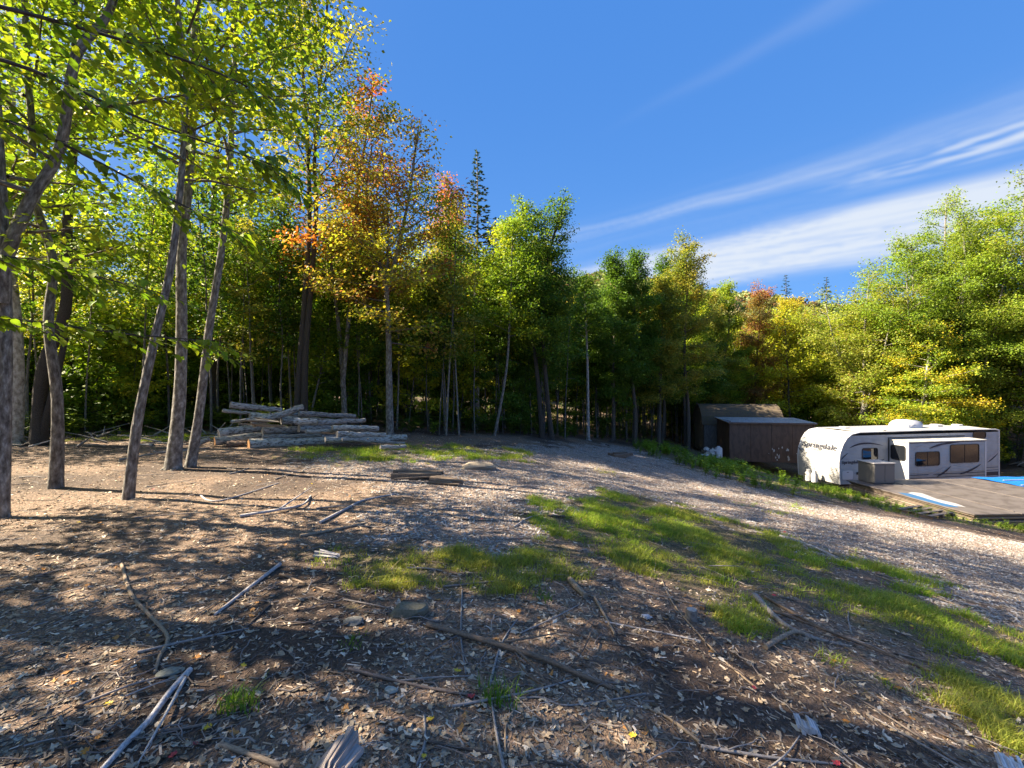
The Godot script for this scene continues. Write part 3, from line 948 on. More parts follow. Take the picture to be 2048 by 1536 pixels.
	# --- the big sunlit trees at the right
	var big := [
		[27.4, 35.0, 15.0, [OLIVE[1], OLIVE[2], LIME[1], RUST[1]], 4.2, "mauve topped tree at the left end of the sunlit right hand trees", 301, 22000],
		[30.2, 33.6, 17.5, [GREEN[2], LIME[1], GREEN[2], GOLD[0]], 4.6, "tall lime green tree rising behind the air conditioner", 302, 26000],
		[33.4, 33.0, 20.0, [GREEN[2], OLIVE[1], LIME[1], OLIVE[2]], 4.4, "tallest olive green tree behind the trailer's rear end", 303, 30000],
		[36.0, 31.5, 20.5, [GREEN[2], LIME[1], OLIVE[2]], 5.0, "broad tree at the right edge with a thick forked trunk", 304, 30000],
		[35.4, 36.5, 22.0, [GREEN[2], LIME[1], OLIVE[2]], 4.4, "high yellow green crown filling the upper right corner of the wood", 305, 22000],
	]
	for s in big:
		var h: float = s[2] * 0.95
		var spread_: float = s[4]
		var stems := [[straight(h, 0.02, s[6], 0.25), 0.24, 0.03, 1.4]]
		for k in 3:
			var az: float = s[6] * 1.7 + k * 2.1
			var out := Vector3(cos(az), 0, sin(az)) * spread_
			var y0: float = h * (0.2 + 0.08 * k)
			stems.append([[Vector3(0, y0, 0), out * 0.18 + Vector3(0, y0 + h * 0.14, 0), out * 0.42 + Vector3(0, h * 0.62, 0), out * 0.6 + Vector3(0, h * (0.82 + 0.03 * k), 0)], 0.11, 0.02])
		g = grow({"seed": s[6], "sides": 12, "stems": stems, "limbs": 110, "base": 0.13, "reach": spread_ * 0.8, "e0": -0.1, "e1": 0.75, "leaves": int(s[7] * 2), "size": 0.14, "pal": s[3], "spread": 0.26, "flat": 0.85, "jit": 0.45, "top": 0.15, "tone": 0.6}, mats.pale_bark, mats.leaf)
		plant("maple_tree", g, gp(s[0], s[1]), s[6] * 0.7, 1, s[5], "tree")
	g = grow({"seed": 306, "sides": 10, "stems": [[straight(10.5, 0.08, 306, 0.2), 0.14, 0.03, 1.3]], "limbs": 52, "base": 0.14, "reach": 3.6, "e0": -0.1, "e1": 0.8, "leaves": 28500, "size": 0.13, "pal": [GREEN[2], LIME[1], GOLD[1], GOLD[2]], "droop": 0.1, "jit": 0.4, "flat": 0.8}, mats.pale_bark, mats.leaf)
	plant("maple_tree", g, gp(28.4, 31.6), 0.4, 1, "golden yellow maple hanging over the trailer's roof", "tree")
	# --- spruces standing above the wood
	g = grow({"seed": 320, "stems": [[straight(18.0, 0.0, 4, 0.04), 0.2, 0.02]], "limbs": 90, "base": 0.2, "reach": 3.6, "e0": -0.3, "e1": 0.3, "leaves": 28500, "size": 0.22, "pal": SPRUCE, "conifer": true}, mats.rough_bark, mats.needle)
	plant("spruce_tree", g, gp(31.0, 51.0), 0, 1, "distant dark spruce top above the wood, left of two", "tree")
	plant("spruce_tree", g, gp(36.0, 51.5), 2.0, 0.97, "distant dark spruce top above the wood, right of two", "tree")

func make_overhang() -> void:
	# a tree just outside the frame whose branches reach in over the left foreground
	var r := RandomNumberGenerator.new()
	r.seed = 7
	var o := thing("beech_tree", "near beech whose leafy branches hang into the upper left", "tree", gp(-5.6, 3.4))
	var t := MB.new()
	t.tube(smooth_path([Vector3(0, -0.1, 0), Vector3(-0.1, 3, 0), Vector3(0.1, 6, 0.1), Vector3(0, 10, 0)]), rad_line(0.2, 0.1, 13, 1.3), 12, false, 0.05, 2.0)
	part("trunk", t.mesh(mats.beech), o)
	# branches as lists of world points
	var runs := [
		[Vector3(-5.5, 4.4, -3.4), Vector3(-4.4, 4.45, -3.9), Vector3(-3.4, 4.1, -4.2), Vector3(-2.3, 3.75, -4.3)],
		[Vector3(-5.5, 4.0, -3.4), Vector3(-4.7, 4.1, -4.2), Vector3(-3.9, 3.75, -4.7), Vector3(-2.9, 3.25, -5.0)],
		[Vector3(-5.5, 4.9, -3.4), Vector3(-4.3, 5.1, -4.3), Vector3(-3.2, 4.95, -4.7), Vector3(-2.4, 4.6, -4.8)],
		[Vector3(-5.6, 2.3, -3.5), Vector3(-5.4, 2.35, -4.6), Vector3(-4.6, 2.25, -5.4), Vector3(-3.85, 2.2, -5.7)],
		[Vector3(-5.6, 2.8, -3.5), Vector3(-5.3, 2.95, -4.4), Vector3(-4.9, 2.9, -4.9), Vector3(-4.2, 2.75, -5.1)],
	]
	for k in runs.size():
		var b := MB.new()
		b.col = Color(0.45, 0.42, 0.4)
		var lf := MB.new()
		var path := smooth_path(runs[k], 6)
		for j in path.size(): path[j] -= o.position
		b.tube(path, rad_line(0.024, 0.004, path.size()), 6)
		var m := path.size()
		for q in 30:
			var f := r.randf_range(0.22, 1.0) * (m - 1.001)
			var a := path[int(f)].lerp(path[int(f) + 1], f - int(f))
			var dir := (path[int(f) + 1] - path[int(f)]).normalized()
			var side := dir.cross(Vector3.UP).normalized() * (1.0 if q % 2 == 0 else -1.0)
			var sd := (dir * r.randf_range(0.3, 1.0) + side * r.randf_range(0.5, 1.0) + Vector3(0, r.randf_range(-0.5, 0.15), 0)).normalized()
			var sl := r.randf_range(0.25, 0.75)
			b.tube(PackedVector3Array([a, a + sd * sl * 0.5 + Vector3(0, 0.02, 0), a + sd * sl]), PackedFloat32Array([0.005, 0.004, 0.002]), 4)
			for w in 7:
				var p := a + sd * (sl * (0.15 + 0.14 * w))
				var nn := Vector3(r.randfn() * 0.45, 1.0, r.randfn() * 0.45).normalized()
				var ld := (sd + side.rotated(Vector3.UP, 0.0) * (0.9 if w % 2 == 0 else -0.9) + Vector3(0, -0.35, 0)).normalized()
				ld = (ld - nn * ld.dot(nn) + Vector3(0, -0.25, 0)).normalized()
				nn = (nn - ld * nn.dot(ld)).normalized()
				lf.col = palette([Color(0.10, 0.20, 0.02), Color(0.18, 0.29, 0.025), Color(0.30, 0.38, 0.03)], r.randf(), r)
				var l := r.randf_range(0.075, 0.135)
				lf.big_leaf(p, ld, nn, l, l * 0.6)
		var br := part("branch", b.mesh(mats.beech), o)
		part("foliage", lf.mesh(mats.leaf), br)

func sector(x: float, d: float) -> String:
	if x < -9.0: return "left of the log pile"
	if x < -3.0: return "behind the log pile"
	if x < 6.0: return "across the clearing"
	if x < 18.0: return "behind the two sheds"
	return "behind the trailer"

func row_word(x: float, d: float) -> String:
	var k := d - tree_line(x)
	return "in the front row" if k < 2.5 else "in the second row" if k < 7.0 else "mid wood" if k < 14.0 else "deep in the wood"

func size_word(h: float) -> String:
	return "low" if h < 7.0 else "mid sized" if h < 9.5 else "tall"

var taken := []

func room(x: float, d: float, gap: float) -> bool:
	for t in taken:
		if Vector2(x, d).distance_squared_to(t) < gap * gap: return false
	taken.append(Vector2(x, d))
	return true

func stock(sd: int, h: float, reach: float, base: float, leaves: int, size: float, pal: Array, bark: Material, tone: float) -> Dictionary:
	return grow({"seed": sd, "sides": 7, "tone": tone, "stems": [[straight(h, 0.04, sd), 0.06 + h * 0.0045, 0.02, 1.25]], "limbs": int(26 + h), "base": base, "reach": reach, "e0": 0.05, "e1": 0.95, "leaves": leaves, "size": size, "pal": pal, "spread": 0.2, "flat": 0.8, "jit": 0.4, "top": 0.2}, bark, mats.leaf)

func make_forest() -> void:
	var kits := {}
	kits.green = [stock(401, 11.0, 2.5, 0.38, 8200, 0.165, GREEN, mats.rough_bark, 0.7), stock(402, 12.0, 2.2, 0.45, 8000, 0.165, [GREEN[2], LIME[1], LIME[1]], mats.beech, 0.7), stock(403, 10.0, 2.7, 0.3, 8200, 0.165, OLIVE, mats.rough_bark, 0.6)]
	kits.lime = [stock(411, 11.0, 2.6, 0.32, 5600, 0.145, LIME, mats.beech, 0.7), stock(412, 9.5, 2.8, 0.25, 5600, 0.145, [LIME[1], LIME[2], GOLD[1]], mats.rough_bark, 0.8)]
	kits.fall = [stock(421, 10.5, 2.4, 0.35, 5200, 0.145, AMBER, mats.beech, 0.8), stock(422, 10.0, 2.4, 0.35, 5200, 0.145, GOLD, mats.beech, 0.8)]
	kits.pole = []
	for k in 4:
		kits.pole.append(grow({"seed": 431 + k, "sides": 5, "tone": [0.55, 0.9, 0.7, 1.1][k], "stems": [[straight(8.5 + k * 0.6, 0.05, 431 + k, 0.08), 0.032 + 0.006 * k, 0.012, 1.2]], "limbs": 20, "base": 0.36, "reach": 1.3, "e0": 0.1, "e1": 0.9, "leaves": 2600, "size": 0.13, "pal": [GREEN, LIME, GREEN, OLIVE][k]}, mats.beech, mats.leaf))
	kits.young = []
	for k in 5:
		kits.young.append(grow({"seed": 441 + k, "sides": 5, "tone": 0.6, "stems": [[straight(3.0 + k * 0.7, 0.08, 441 + k, 0.08), 0.03, 0.008]], "limbs": 18, "base": 0.15, "reach": 1.5, "e0": 0.0, "e1": 0.6, "leaves": 4200, "size": 0.125, "pal": [LIME, GREEN, [LIME[1], LIME[2], GOLD[1]], GREEN, LIME][k], "spread": 0.16}, mats.beech, mats.leaf))
	kits.fir = [grow({"seed": 451, "sides": 6, "stems": [[straight(10.0, 0.0, 5, 0.04), 0.12, 0.02]], "limbs": 60, "base": 0.15, "reach": 1.9, "e0": -0.25, "e1": 0.3, "leaves": 9000, "size": 0.17, "pal": SPRUCE, "conifer": true}, mats.rough_bark, mats.needle)]

	var r := RandomNumberGenerator.new()
	r.seed = 2024
	for q in [[-13.4, 12.2], [-12.6, 12], [-12, 18.1], [-8.6, 18.1], [-6.3, 17], [-4.4, 16.2], [1.5, 21], [-1.75, 22.6], [4.4, 25.8], [-0.8, 19.5]]:
		taken.append(Vector2(q[0], q[1]))
	# full grown trees
	var tries := 0
	var made := 0
	while made < 118 and tries < 4000:
		tries += 1
		var d := lerpf(11.0, 62.0, pow(r.randf(), 1.2))
		var x := r.randf_range(-1.35, 1.3) * d
		var tl := tree_line(x)
		if d < tl + 1.5 or d > tl + 26.0: continue
		if x < -8.0 and d < 19.0 and r.randf() < 0.6: continue
		if x < -1.08 * d or x < -12.0 and r.randf() < 0.45: continue
		if x > -9.0 and x < -2.0 and d < 21.0: continue
		if x < -3.0 and (r.randf() < 0.5 or d > 36.0): continue
		if x < -3.0 and d < tl + 5.0 and r.randf() < 0.7: continue
		if absf(x / d + 0.077) < 0.05 and d < 34.0: continue
		if not room(x, d, 3.4 if x < -3.0 else 2.3): continue
		made += 1
		var kind := "green"
		var u := r.randf()
		if x < -2.0: kind = "lime" if u < 0.62 else "fall" if u < 0.75 else "green"
		elif x < 20.0: kind = "green" if u < 0.68 else "lime" if u < 0.86 else "fall" if u < 0.93 else "fir"
		else: kind = "lime" if u < 0.55 else "fall" if u < 0.7 else "green"
		var set_: Array = kits[kind]
		var cap_: float = 0.32 * d + 2.9 if x < 3.0 else 0.22 * d + 3.6 if x < 24.0 else 0.36 * d + 3.0
		var h := minf(12.5, cap_) * r.randf_range(0.82, 1.04)
		var kit: Dictionary = set_[r.randi() % set_.size()]
		var sc: float = clampf(h / kit.trunk.get_aabb().size.y, 0.5, 1.35)
		var words: String = {"green": "green leaved forest tree", "lime": "yellow green forest tree", "fall": "orange and yellow autumn forest tree", "fir": "dark conifer"}[kind]
		plant("spruce_tree" if kind == "fir" else "forest_tree", kit, gp(x, d, -0.05), r.randf() * TAU, sc, "%s %s, %s %s" % [size_word(h), words, row_word(x, d), sector(x, d)], "tree", "%s %ss %s %s" % [size_word(h), words, row_word(x, d), sector(x, d)], [null, mats.leaf_cool, mats.leaf_dull][r.randi() % 3] if kind == "green" else null)
	# thin bare stemmed poles crowding the wood edge
	made = 0
	tries = 0
	while made < 250 and tries < 7000:
		tries += 1
		var x := r.randf_range(-12.0, 20.0) if r.randf() < 0.85 else r.randf_range(-34.0, -12.0)
		var d := tree_line(x) + 13.0 * pow(r.randf(), 1.3)
		if not room(x, d, 0.42): continue
		made += 1
		var pk := r.randi() % 4
		plant("pole_tree", kits.pole[pk], gp(x, d, -0.05), r.randf() * TAU, r.randf_range(0.7, 1.05), "thin %s pole tree, %s %s" % [["dark", "grey", "brown", "pale"][pk], row_word(x, d), sector(x, d)], "tree", "thin %s pole trees %s %s" % [["dark", "grey", "brown", "pale"][pk], row_word(x, d), sector(x, d)])
	# leafy saplings of the understorey
	made = 0
	tries = 0
	while made < 230 and tries < 5000:
		tries += 1
		var x := r.randf_range(-36.0, 1.5) if r.randf() < 0.72 else r.randf_range(1.5, 40.0)
		var d := tree_line(x) + 0.3 + 15.0 * pow(r.randf(), 1.2) + (2.5 if x < -9.0 else 0.0)
		if x > 14.0 and d < 41.0 and x < 26.0 and d < tree_line(x) + 1.0: continue
		if not room(x, d, 0.9): continue
		made += 1
		plant("sapling", kits.young[[0, 2, 4, 0, 1][r.randi() % 5] if x < -2.0 else r.randi() % 5], gp(x, d, -0.03), r.randf() * TAU, r.randf_range(0.65, 1.4), "leafy sapling growing %s %s" % [row_word(x, d), sector(x, d)], "sapling", "leafy saplings %s %s" % [row_word(x, d), sector(x, d)])
	# trees beyond the left edge, which shade the clearing
	for q in SHADERS:
		plant("forest_tree", kits[["green", "lime"][int(q[2])]][int(q[3])], gp(q[0], q[1]), q[0] * 3.0, q[4], "tree of the wood beyond the left edge of the view", "tree", "trees beyond the left edge")
	# dead leaves and low growth under the wood
	var xf := []
	var cols := PackedColorArray()
	for k in 4200:
		var d := lerpf(10.0, 60.0, pow(r.randf(), 1.3))
		var x := r.randf_range(-1.3, 1.3) * d
		if d < tree_line(x) + 0.6 or d > tree_line(x) + 24.0: continue
		var s := r.randf_range(0.7, 1.7)
		xf.append(lay(x, d, r, Vector3(s, s, s), 0.05))
		cols.append([Color(0.13, 0.22, 0.03), Color(0.18, 0.26, 0.03), Color(0.10, 0.18, 0.03)][r.randi() % 3] * r.randf_range(0.8, 1.2))
	scatter("undergrowth", weed_mesh(77), xf, cols, "low leafy undergrowth on the shaded forest floor", "undergrowth")

const SHADERS := [[-11.0, 1.0, 1, 0, 1.1], [-10.0, -3.0, 0, 1, 1.0], [-18.0, -1.0, 0, 0, 1.2], [-7.5, -5.5, 0, 1, 1.0], [-9.3, 5.0, 1, 0, 0.95], [-8.8, -1.5, 1, 1, 1.0], [-8.0, 1.6, 0, 0, 0.9], [-11.5, -1.0, 0, 2, 1.0]]

# ---------------------------------------------------------------- logs, sticks and small things
func make_logs() -> void:
	var defs := [
		[Vector3(-6.90, 0.07, -11.80), Vector3(-3.57, -0.14, -15.13), 0.135, "thick grey log along the bottom front of the pile, orange sawn end", 1],
		[Vector3(-7.89, 0.13, -11.95), Vector3(-5.49, 0.25, -14.35), 0.121, "long grey log slanting up across the pile from an orange sawn end", 1],
		[Vector3(-7.60, 0.05, -12.00), Vector3(-7.17, 0.05, -12.13), 0.088, "short brown log stub on the ground under the slanting log", 0],
		[Vector3(-6.69, 0.24, -12.10), Vector3(-5.59, 0.14, -13.20), 0.071, "slim log wedged just above the bottom front log", 0],
		[Vector3(-4.78, 0.28, -12.30), Vector3(-3.75, 0.15, -13.33), 0.080, "short log third from the bottom at the pile's right end", 0],
		[Vector3(-5.00, 0.17, -12.05), Vector3(-3.65, -0.04, -13.40), 0.078, "log second from the bottom at the pile's right end", 0],
		[Vector3(-5.03, 0.42, -12.60), Vector3(-4.07, 0.33, -13.56), 0.078, "log fourth from the bottom at the pile's right end", 0],
		[Vector3(-5.50, 0.56, -12.70), Vector3(-4.48, 0.55, -13.72), 0.082, "log with rising right end just under the top right log", 0],
		[Vector3(-6.10, 0.80, -12.90), Vector3(-4.91, 0.64, -14.09), 0.080, "highest log at the right side of the pile", 0],
		[Vector3(-7.04, 0.57, -12.20), Vector3(-6.10, 0.98, -13.14), 0.107, "log tilted steeply up to the right on top of the pile", 0],
		[Vector3(-8.13, 1.05, -13.00), Vector3(-7.16, 0.84, -13.97), 0.095, "highest log at the left, jutting out over the pile's end", 0],
		[Vector3(-8.19, 0.90, -12.75), Vector3(-7.35, 0.70, -13.59), 0.054, "thin dark pole jutting left below the highest left log", 0],
		[Vector3(-5.95, 0.62, -12.35), Vector3(-5.42, 0.60, -12.51), 0.10, "stubby short log lying on top in the middle of the pile", 0],
		[Vector3(-8.30, 0.24, -12.75), Vector3(-7.39, 0.35, -13.66), 0.143, "thick shaded log behind the slanting log at the left end", 0],
		[Vector3(-8.23, 0.05, -11.60), Vector3(-7.88, 0.22, -11.71), 0.075, "small log piece leaning at the far left foot of the pile", 0],
		[Vector3(-3.45, 0.00, -11.80), Vector3(-2.91, -0.06, -12.34), 0.057, "thin log end sticking out at the far right foot of the pile", 0],
		[Vector3(-7.70, 0.62, -12.35), Vector3(-6.44, 0.75, -13.61), 0.045, "thin pole lying crosswise over the left half of the pile", 0],
		[Vector3(-6.60, 0.86, -12.75), Vector3(-5.58, 0.52, -13.77), 0.05, "thin grey pole slanting down to the right over the pile's middle", 0],
		[Vector3(-5.60, 0.36, -12.25), Vector3(-4.41, 0.27, -13.44), 0.055, "slim dark pole in the gap right of the slanting log", 0],
		[Vector3(-4.60, 0.14, -12.20), Vector3(-3.24, -0.13, -13.56), 0.05, "slim pole on the ground along the pile's right foot", 0],
		[Vector3(-6.90, 0.10, -12.45), Vector3(-4.87, -0.06, -14.48), 0.12, "", 0],
		[Vector3(-6.60, 0.10, -12.85), Vector3(-4.51, -0.09, -14.94), 0.12, "", 0],
		[Vector3(-7.00, 0.35, -12.65), Vector3(-5.74, 0.25, -13.91), 0.11, "", 0],
		[Vector3(-6.50, 0.60, -12.70), Vector3(-5.65, 0.55, -13.55), 0.10, "", 0],
		[Vector3(-7.60, 0.72, -13.05), Vector3(-5.87, 0.41, -14.78), 0.11, "", 0],
		[Vector3(-6.20, 0.35, -13.10), Vector3(-4.43, 0.17, -14.87), 0.12, "", 0],
	]
	var cut_fresh := mat("fresh sawn end", Color(0.5, 0.27, 0.11), 0.8)
	cut_fresh.albedo_texture = noise_tex(noise(0.05, FastNoiseLite.TYPE_CELLULAR, 2, 9), [[0.0, Color(0.6, 0.5, 0.4)], [1.0, Color(1, 1, 1)]], 128)
	var cut_old := mat("grey sawn end", Color(0.26, 0.24, 0.22), 0.9)
	var sd := 0
	for q in defs:
		sd += 1
		var a: Vector3 = q[0]
		var b: Vector3 = q[1]
		var mid := (a + b) / 2.0
		var r := RandomNumberGenerator.new()
		r.seed = 500 + sd
		var label: String = q[3]
		var o: Node3D
		if label: o = thing("log", label, "log", mid, 0.0, "logs in the pile")
		else: o = thing("log", "grey log buried in the middle of the log pile", "log", mid, 0.0, "logs buried inside the pile")
		var m := MB.new()
		var b0 := r.randf_range(0.6, 1.05)
		m.col = Color(b0 * 1.03, b0, b0 * r.randf_range(0.88, 1.0)) if sd != 3 else Color(0.55, 0.38, 0.28)
		var pts := []
		var rr := PackedFloat32Array()
		var n := 9
		for k in n:
			var t := k / (n - 1.0)
			var w := 0.016 if k > 0 and k < n - 1 else 0.0
			pts.append(a.lerp(b, t) - mid + Vector3(0, r.randf_range(-w, w), r.randf_range(-w, w)))
			rr.append(q[2] * 0.92 * (1.1 - 0.26 * t) * r.randf_range(0.96, 1.04))
		m.tube(PackedVector3Array(pts), rr, 14, false, 0.05, 1.0, sd)
		part("bark", m.mesh(mats.log_bark), o)
		for e in 2:
			var c := MB.new()
			var at: Vector3 = pts[0] if e == 0 else pts[n - 1]
			var out: Vector3 = (pts[0] - pts[1]).normalized() if e == 0 else (pts[n - 1] - pts[n - 2]).normalized()
			c.tube(PackedVector3Array([at - out * 0.03, at + out * 0.004]), PackedFloat32Array([(rr[0] if e == 0 else rr[n - 1]) * 0.93, (rr[0] if e == 0 else rr[n - 1]) * 0.93]), 14, true)
			part("cut_end", c.mesh(cut_fresh if q[4] == 1 and e == 0 else cut_old), o)
		for k in int(2 * r.randf()) + (1 if label else 0):               # stubs of lopped branches
			var t := r.randf_range(0.2, 0.85) * (n - 1)
			var p: Vector3 = pts[int(t)]
			var dd := Vector3(r.randf_range(-0.4, 0.4), r.randf_range(0.3, 1.0), r.randf_range(0.2, 0.9)).normalized()
			var s := MB.new()
			s.col = Color(0.7, 0.68, 0.65)
			s.tube(PackedVector3Array([p + dd * q[2] * 0.7, p + dd * (q[2] + r.randf_range(0.02, 0.06))]), PackedFloat32Array([0.024, 0.014]), 7, true)
			part("branch_stub", s.mesh(mats.log_bark), o)
	# splintered slabs lying on the pile
	var o := thing("wood_slab", "splintered brown slab of wood lying across the top of the pile", "wood slab", Vector3(-6.7, 0.62, -12.15))
	var r2 := RandomNumberGenerator.new()
	r2.seed = 88
	for k in 7:
		var s := MB.new()
		s.col = [Color(0.30, 0.20, 0.13), Color(0.22, 0.19, 0.16), Color(0.36, 0.33, 0.3)][k % 3]
		var x0 := r2.randf_range(-0.75, -0.2)
		var yy := r2.randf_range(-0.09, 0.06)
		s.tube(PackedVector3Array([Vector3(x0, yy + r2.randf_range(0, 0.08), r2.randf_range(-0.05, 0.1)), Vector3(0, yy, 0.02 * k - 0.05), Vector3(r2.randf_range(0.2, 0.8), yy - 0.03, r2.randf_range(-0.05, 0.1))]), PackedFloat32Array([0.008, 0.035, 0.006]), 5)
		part("splinter", s.mesh(mats.stick), o)
	# brush behind the pile's left end
	var br := MB.new()
	for k in 46:
		var x := r2.randf_range(-13.0, -8.4)
		var d := r2.randf_range(11.5, 15.5)
		var p := gp(x, d, 0.03)
		var e := p + Vector3(r2.randf_range(-1.2, 1.2), r2.randf_range(0.0, 0.45), r2.randf_range(-0.5, 0.5))
		var b := r2.randf_range(0.16, 0.42)
		br.col = Color(b, b * 0.96, b * 0.92)
		br.tube(PackedVector3Array([p, p.lerp(e, 0.5) + Vector3(0, r2.randf_range(-0.03, 0.06), 0), e]), PackedFloat32Array([r2.randf_range(0.012, 0.045), 0.015, 0.006]), 5)
	var bo := part("brushwood", br.mesh(mats.stick), self)
	bo.set_meta("kind", "stuff")
	tag(bo, "tangle of grey brushwood between the left trunks and the log pile", "brushwood")

func stick(label: String, cat: String, p: Array, r0: float, r1: float, c: Color, up := 0.0, grp := "", called := "stick") -> Node3D:
	var n := p.size() / 2
	var a := gp(p[0], p[1])
	var o := thing(called, label, cat, a, 0.0, grp)
	var m := MB.new()
	m.col = c
	var pts := []
	for k in n:
		var f := k / float(n - 1)
		pts.append(gp(p[2 * k], p[2 * k + 1], lerpf(r0, r1, f) * 0.75 + up * sin(PI * f)) - a)
	r0 *= 0.8
	r1 *= 0.8
	var path := smooth_path(pts, 5)
	for k in path.size():
		var w := a + path[k]
		path[k].y = maxf(path[k].y, gh(w.x, -w.z) - a.y + r1 * 0.6)
	m.tube(path, rad_line(r0, r1, path.size()), 7, true, 0.12, 1.0, p[0] * 7.0)
	part("stem", m.mesh(mats.stick), o)
	return o

func fork(o: Node3D, a: Vector3, b: Vector3, r0: float, c: Color) -> void:
	var m := MB.new()
	m.col = c
	m.tube(smooth_path([a, a.lerp(b, 0.5) + Vector3(0.015, 0.01, 0.02), b], 3), rad_line(r0, 0.003, 7), 6)
	part("side_twig", m.mesh(mats.stick), o)

func make_sticks() -> void:
	var pale := Color(0.46, 0.45, 0.46)
	var grey := Color(0.30, 0.285, 0.275)
	var brown := Color(0.22, 0.165, 0.125)
	var tan := Color(0.36, 0.28, 0.20)
	var dark := Color(0.12, 0.095, 0.08)
	stick("crooked tan branch lying end on at the left foreground", "branch", [-3.64, 4.2, -3.07, 3.63, -2.64, 3.28, -2.28, 2.98, -2.16, 2.76, -2.07, 2.61], 0.018, 0.012, tan)
	stick("straight pale grey stick pointing to the white wood piece", "stick", [-2.2, 4.27, -2.19, 3.77, -2.17, 3.29], 0.024, 0.012, pale)
	var o := stick("long whitish forked stick running to the bottom left edge", "stick", [-1.88, 2.63, -1.85, 2.43, -1.8, 2.23, -1.79, 2.08, -1.77, 1.94, -1.75, 1.75], 0.021, 0.014, Color(0.56, 0.56, 0.58))
	fork(o, Vector3(0.01, 0.015, 0.03), Vector3(0.25, 0.03, 0.67), 0.012, Color(0.5, 0.5, 0.5))
	o = stick("thick brown branch lying across the middle foreground", "branch", [-0.6, 3.2, -0.22, 3.05, 0.18, 2.88, 0.39, 2.76, 0.59, 2.67], 0.026, 0.017, brown, 0.02)
	fork(o, Vector3(0.55, 0.02, 0.22), Vector3(0.95, 0.02, 0.1), 0.009, brown)
	fork(o, Vector3(0.62, 0.02, 0.3), Vector3(0.8, 0.01, 0.62), 0.009, brown)
	stick("long bent pale twig running down right of the middle branch", "twig", [1.48, 4.45, 1.39, 3.9, 1.42, 3.39, 1.46, 3.09, 1.54, 2.82], 0.009, 0.007, tan)
	o = stick("dark weathered limb lying in the right foreground grass edge", "branch", [2.31, 4.29, 2.27, 3.81, 2.39, 3.62, 2.66, 3.55], 0.036, 0.012, grey)
	fork(o, Vector3(0.0, 0.03, 0.3), Vector3(0.55, 0.02, 1.05), 0.012, dark)
	stick("long straight brown pole along the edge of the right grass", "pole", [2.43, 4.33, 2.61, 3.81, 2.9, 3.54, 3.12, 3.36], 0.018, 0.014, brown)
	stick("short thick curved stick lit by the sun right of centre", "stick", [1.88, 3.34, 2.1, 3.5, 2.28, 3.62, 2.43, 3.64], 0.024, 0.014, tan, 0.03)
	o = stick("pale forked branch curving up in the left middle ground", "branch", [-3.48, 5.76, -3.12, 6.05, -2.97, 6.39, -3.13, 7.01], 0.026, 0.012, pale, 0.03)
	fork(o, Vector3(0.36, 0.03, -0.28), Vector3(0.28, 0.06, -1.45), 0.016, pale)
	stick("long thin bleached branch left of the chip strip", "branch", [-2.41, 5.65, -2.3, 6.38, -2.21, 6.76, -1.86, 7.23], 0.026, 0.014, pale)
	stick("brown stick lying level in front of the bleached branch", "stick", [-2.41, 5.12, -2.16, 5.35, -1.83, 5.7], 0.026, 0.018, tan)
	stick("brown stick at the very bottom left of centre", "stick", [-1.36, 2.1, -1.2, 2.05, -1.02, 1.99], 0.014, 0.016, tan)
	stick("upright looking thin twig left of the middle branch", "twig", [-0.42, 3.78, -0.36, 3.16, -0.32, 2.92, -0.28, 2.72], 0.009, 0.006, grey)
	o = stick("wavy dark twig crossing above the middle branch", "twig", [0.06, 3.3, 0.42, 3.26, 0.59, 3.18, 0.86, 3.14], 0.008, 0.006, dark)
	fork(o, Vector3(0.5, 0.01, 0.1), Vector3(0.3, 0.01, 0.5), 0.006, dark)
	stick("long thin dark twig along the bottom middle edge", "twig", [-0.63, 2.22, -0.3, 2.15, -0.01, 2.11, 0.27, 2.09], 0.008, 0.006, dark)
	stick("bent brown twig standing toward the bottom edge below the grass tuft", "twig", [0.02, 2.45, -0.03, 2.3, -0.03, 2.1], 0.007, 0.007, tan)
	stick("short dark twig under the right part of the middle branch", "twig", [0.04, 2.87, 0.11, 2.72, 0.22, 2.63], 0.009, 0.006, brown)
	stick("thin dark twig left of the flat mossy rock, pointing at the viewer", "twig", [-1.85, 3.45, -1.83, 2.97], 0.008, 0.006, dark)
	stick("slim brown twig lying level left of the mossy rock", "twig", [-1.61, 3.13, -1.3, 3.21, -1.1, 3.26], 0.007, 0.006, brown)
	stick("pale upright twig at the bottom, left of the dark bottom twig", "twig", [-0.46, 2.35, -0.42, 2.17, -0.43, 2.03], 0.009, 0.008, grey)
	o = stick("pale branching twig at the lower edge of the grass band", "twig", [2, 5.05, 2.2, 5.03, 2.33, 4.69], 0.011, 0.007, grey)
	fork(o, Vector3(0.2, 0.02, 0.02), Vector3(0.46, 0.08, 0.18), 0.008, grey)
	stick("sunlit bleached stick lying in the upper grass band", "stick", [4.31, 7.25, 4.54, 6.86, 4.58, 6.38], 0.03, 0.02, pale)
	stick("long thin stick edging the grass on the right slope", "stick", [4.62, 5.73, 4.87, 5.31, 5.08, 4.89], 0.012, 0.009, tan)
	stick("dark curved twig behind the wavy twig, right of centre", "twig", [0.71, 3.44, 1.14, 3.36, 1.39, 3.32], 0.010, 0.007, pale)
	stick("long arching twig under the grass tuft in the middle", "twig", [-0.04, 2.5, 0.16, 2.54, 0.32, 2.49, 0.79, 2.66], 0.007, 0.006, grey)
	stick("dark slender branch lying on the near edge of the chip strip", "branch", [-1.2, 6.58, -0.69, 5.98, -0.23, 5.97], 0.016, 0.010, dark)
	stick("dark slender branch in the middle of the chip strip", "branch", [-0.03, 6.43, 0.4, 6.45, 0.91, 6.53], 0.018, 0.012, dark)
	stick("dark stick at the bottom left corner", "stick", [-2.26, 2.23, -2.03, 2.05, -1.92, 1.95], 0.010, 0.009, dark)
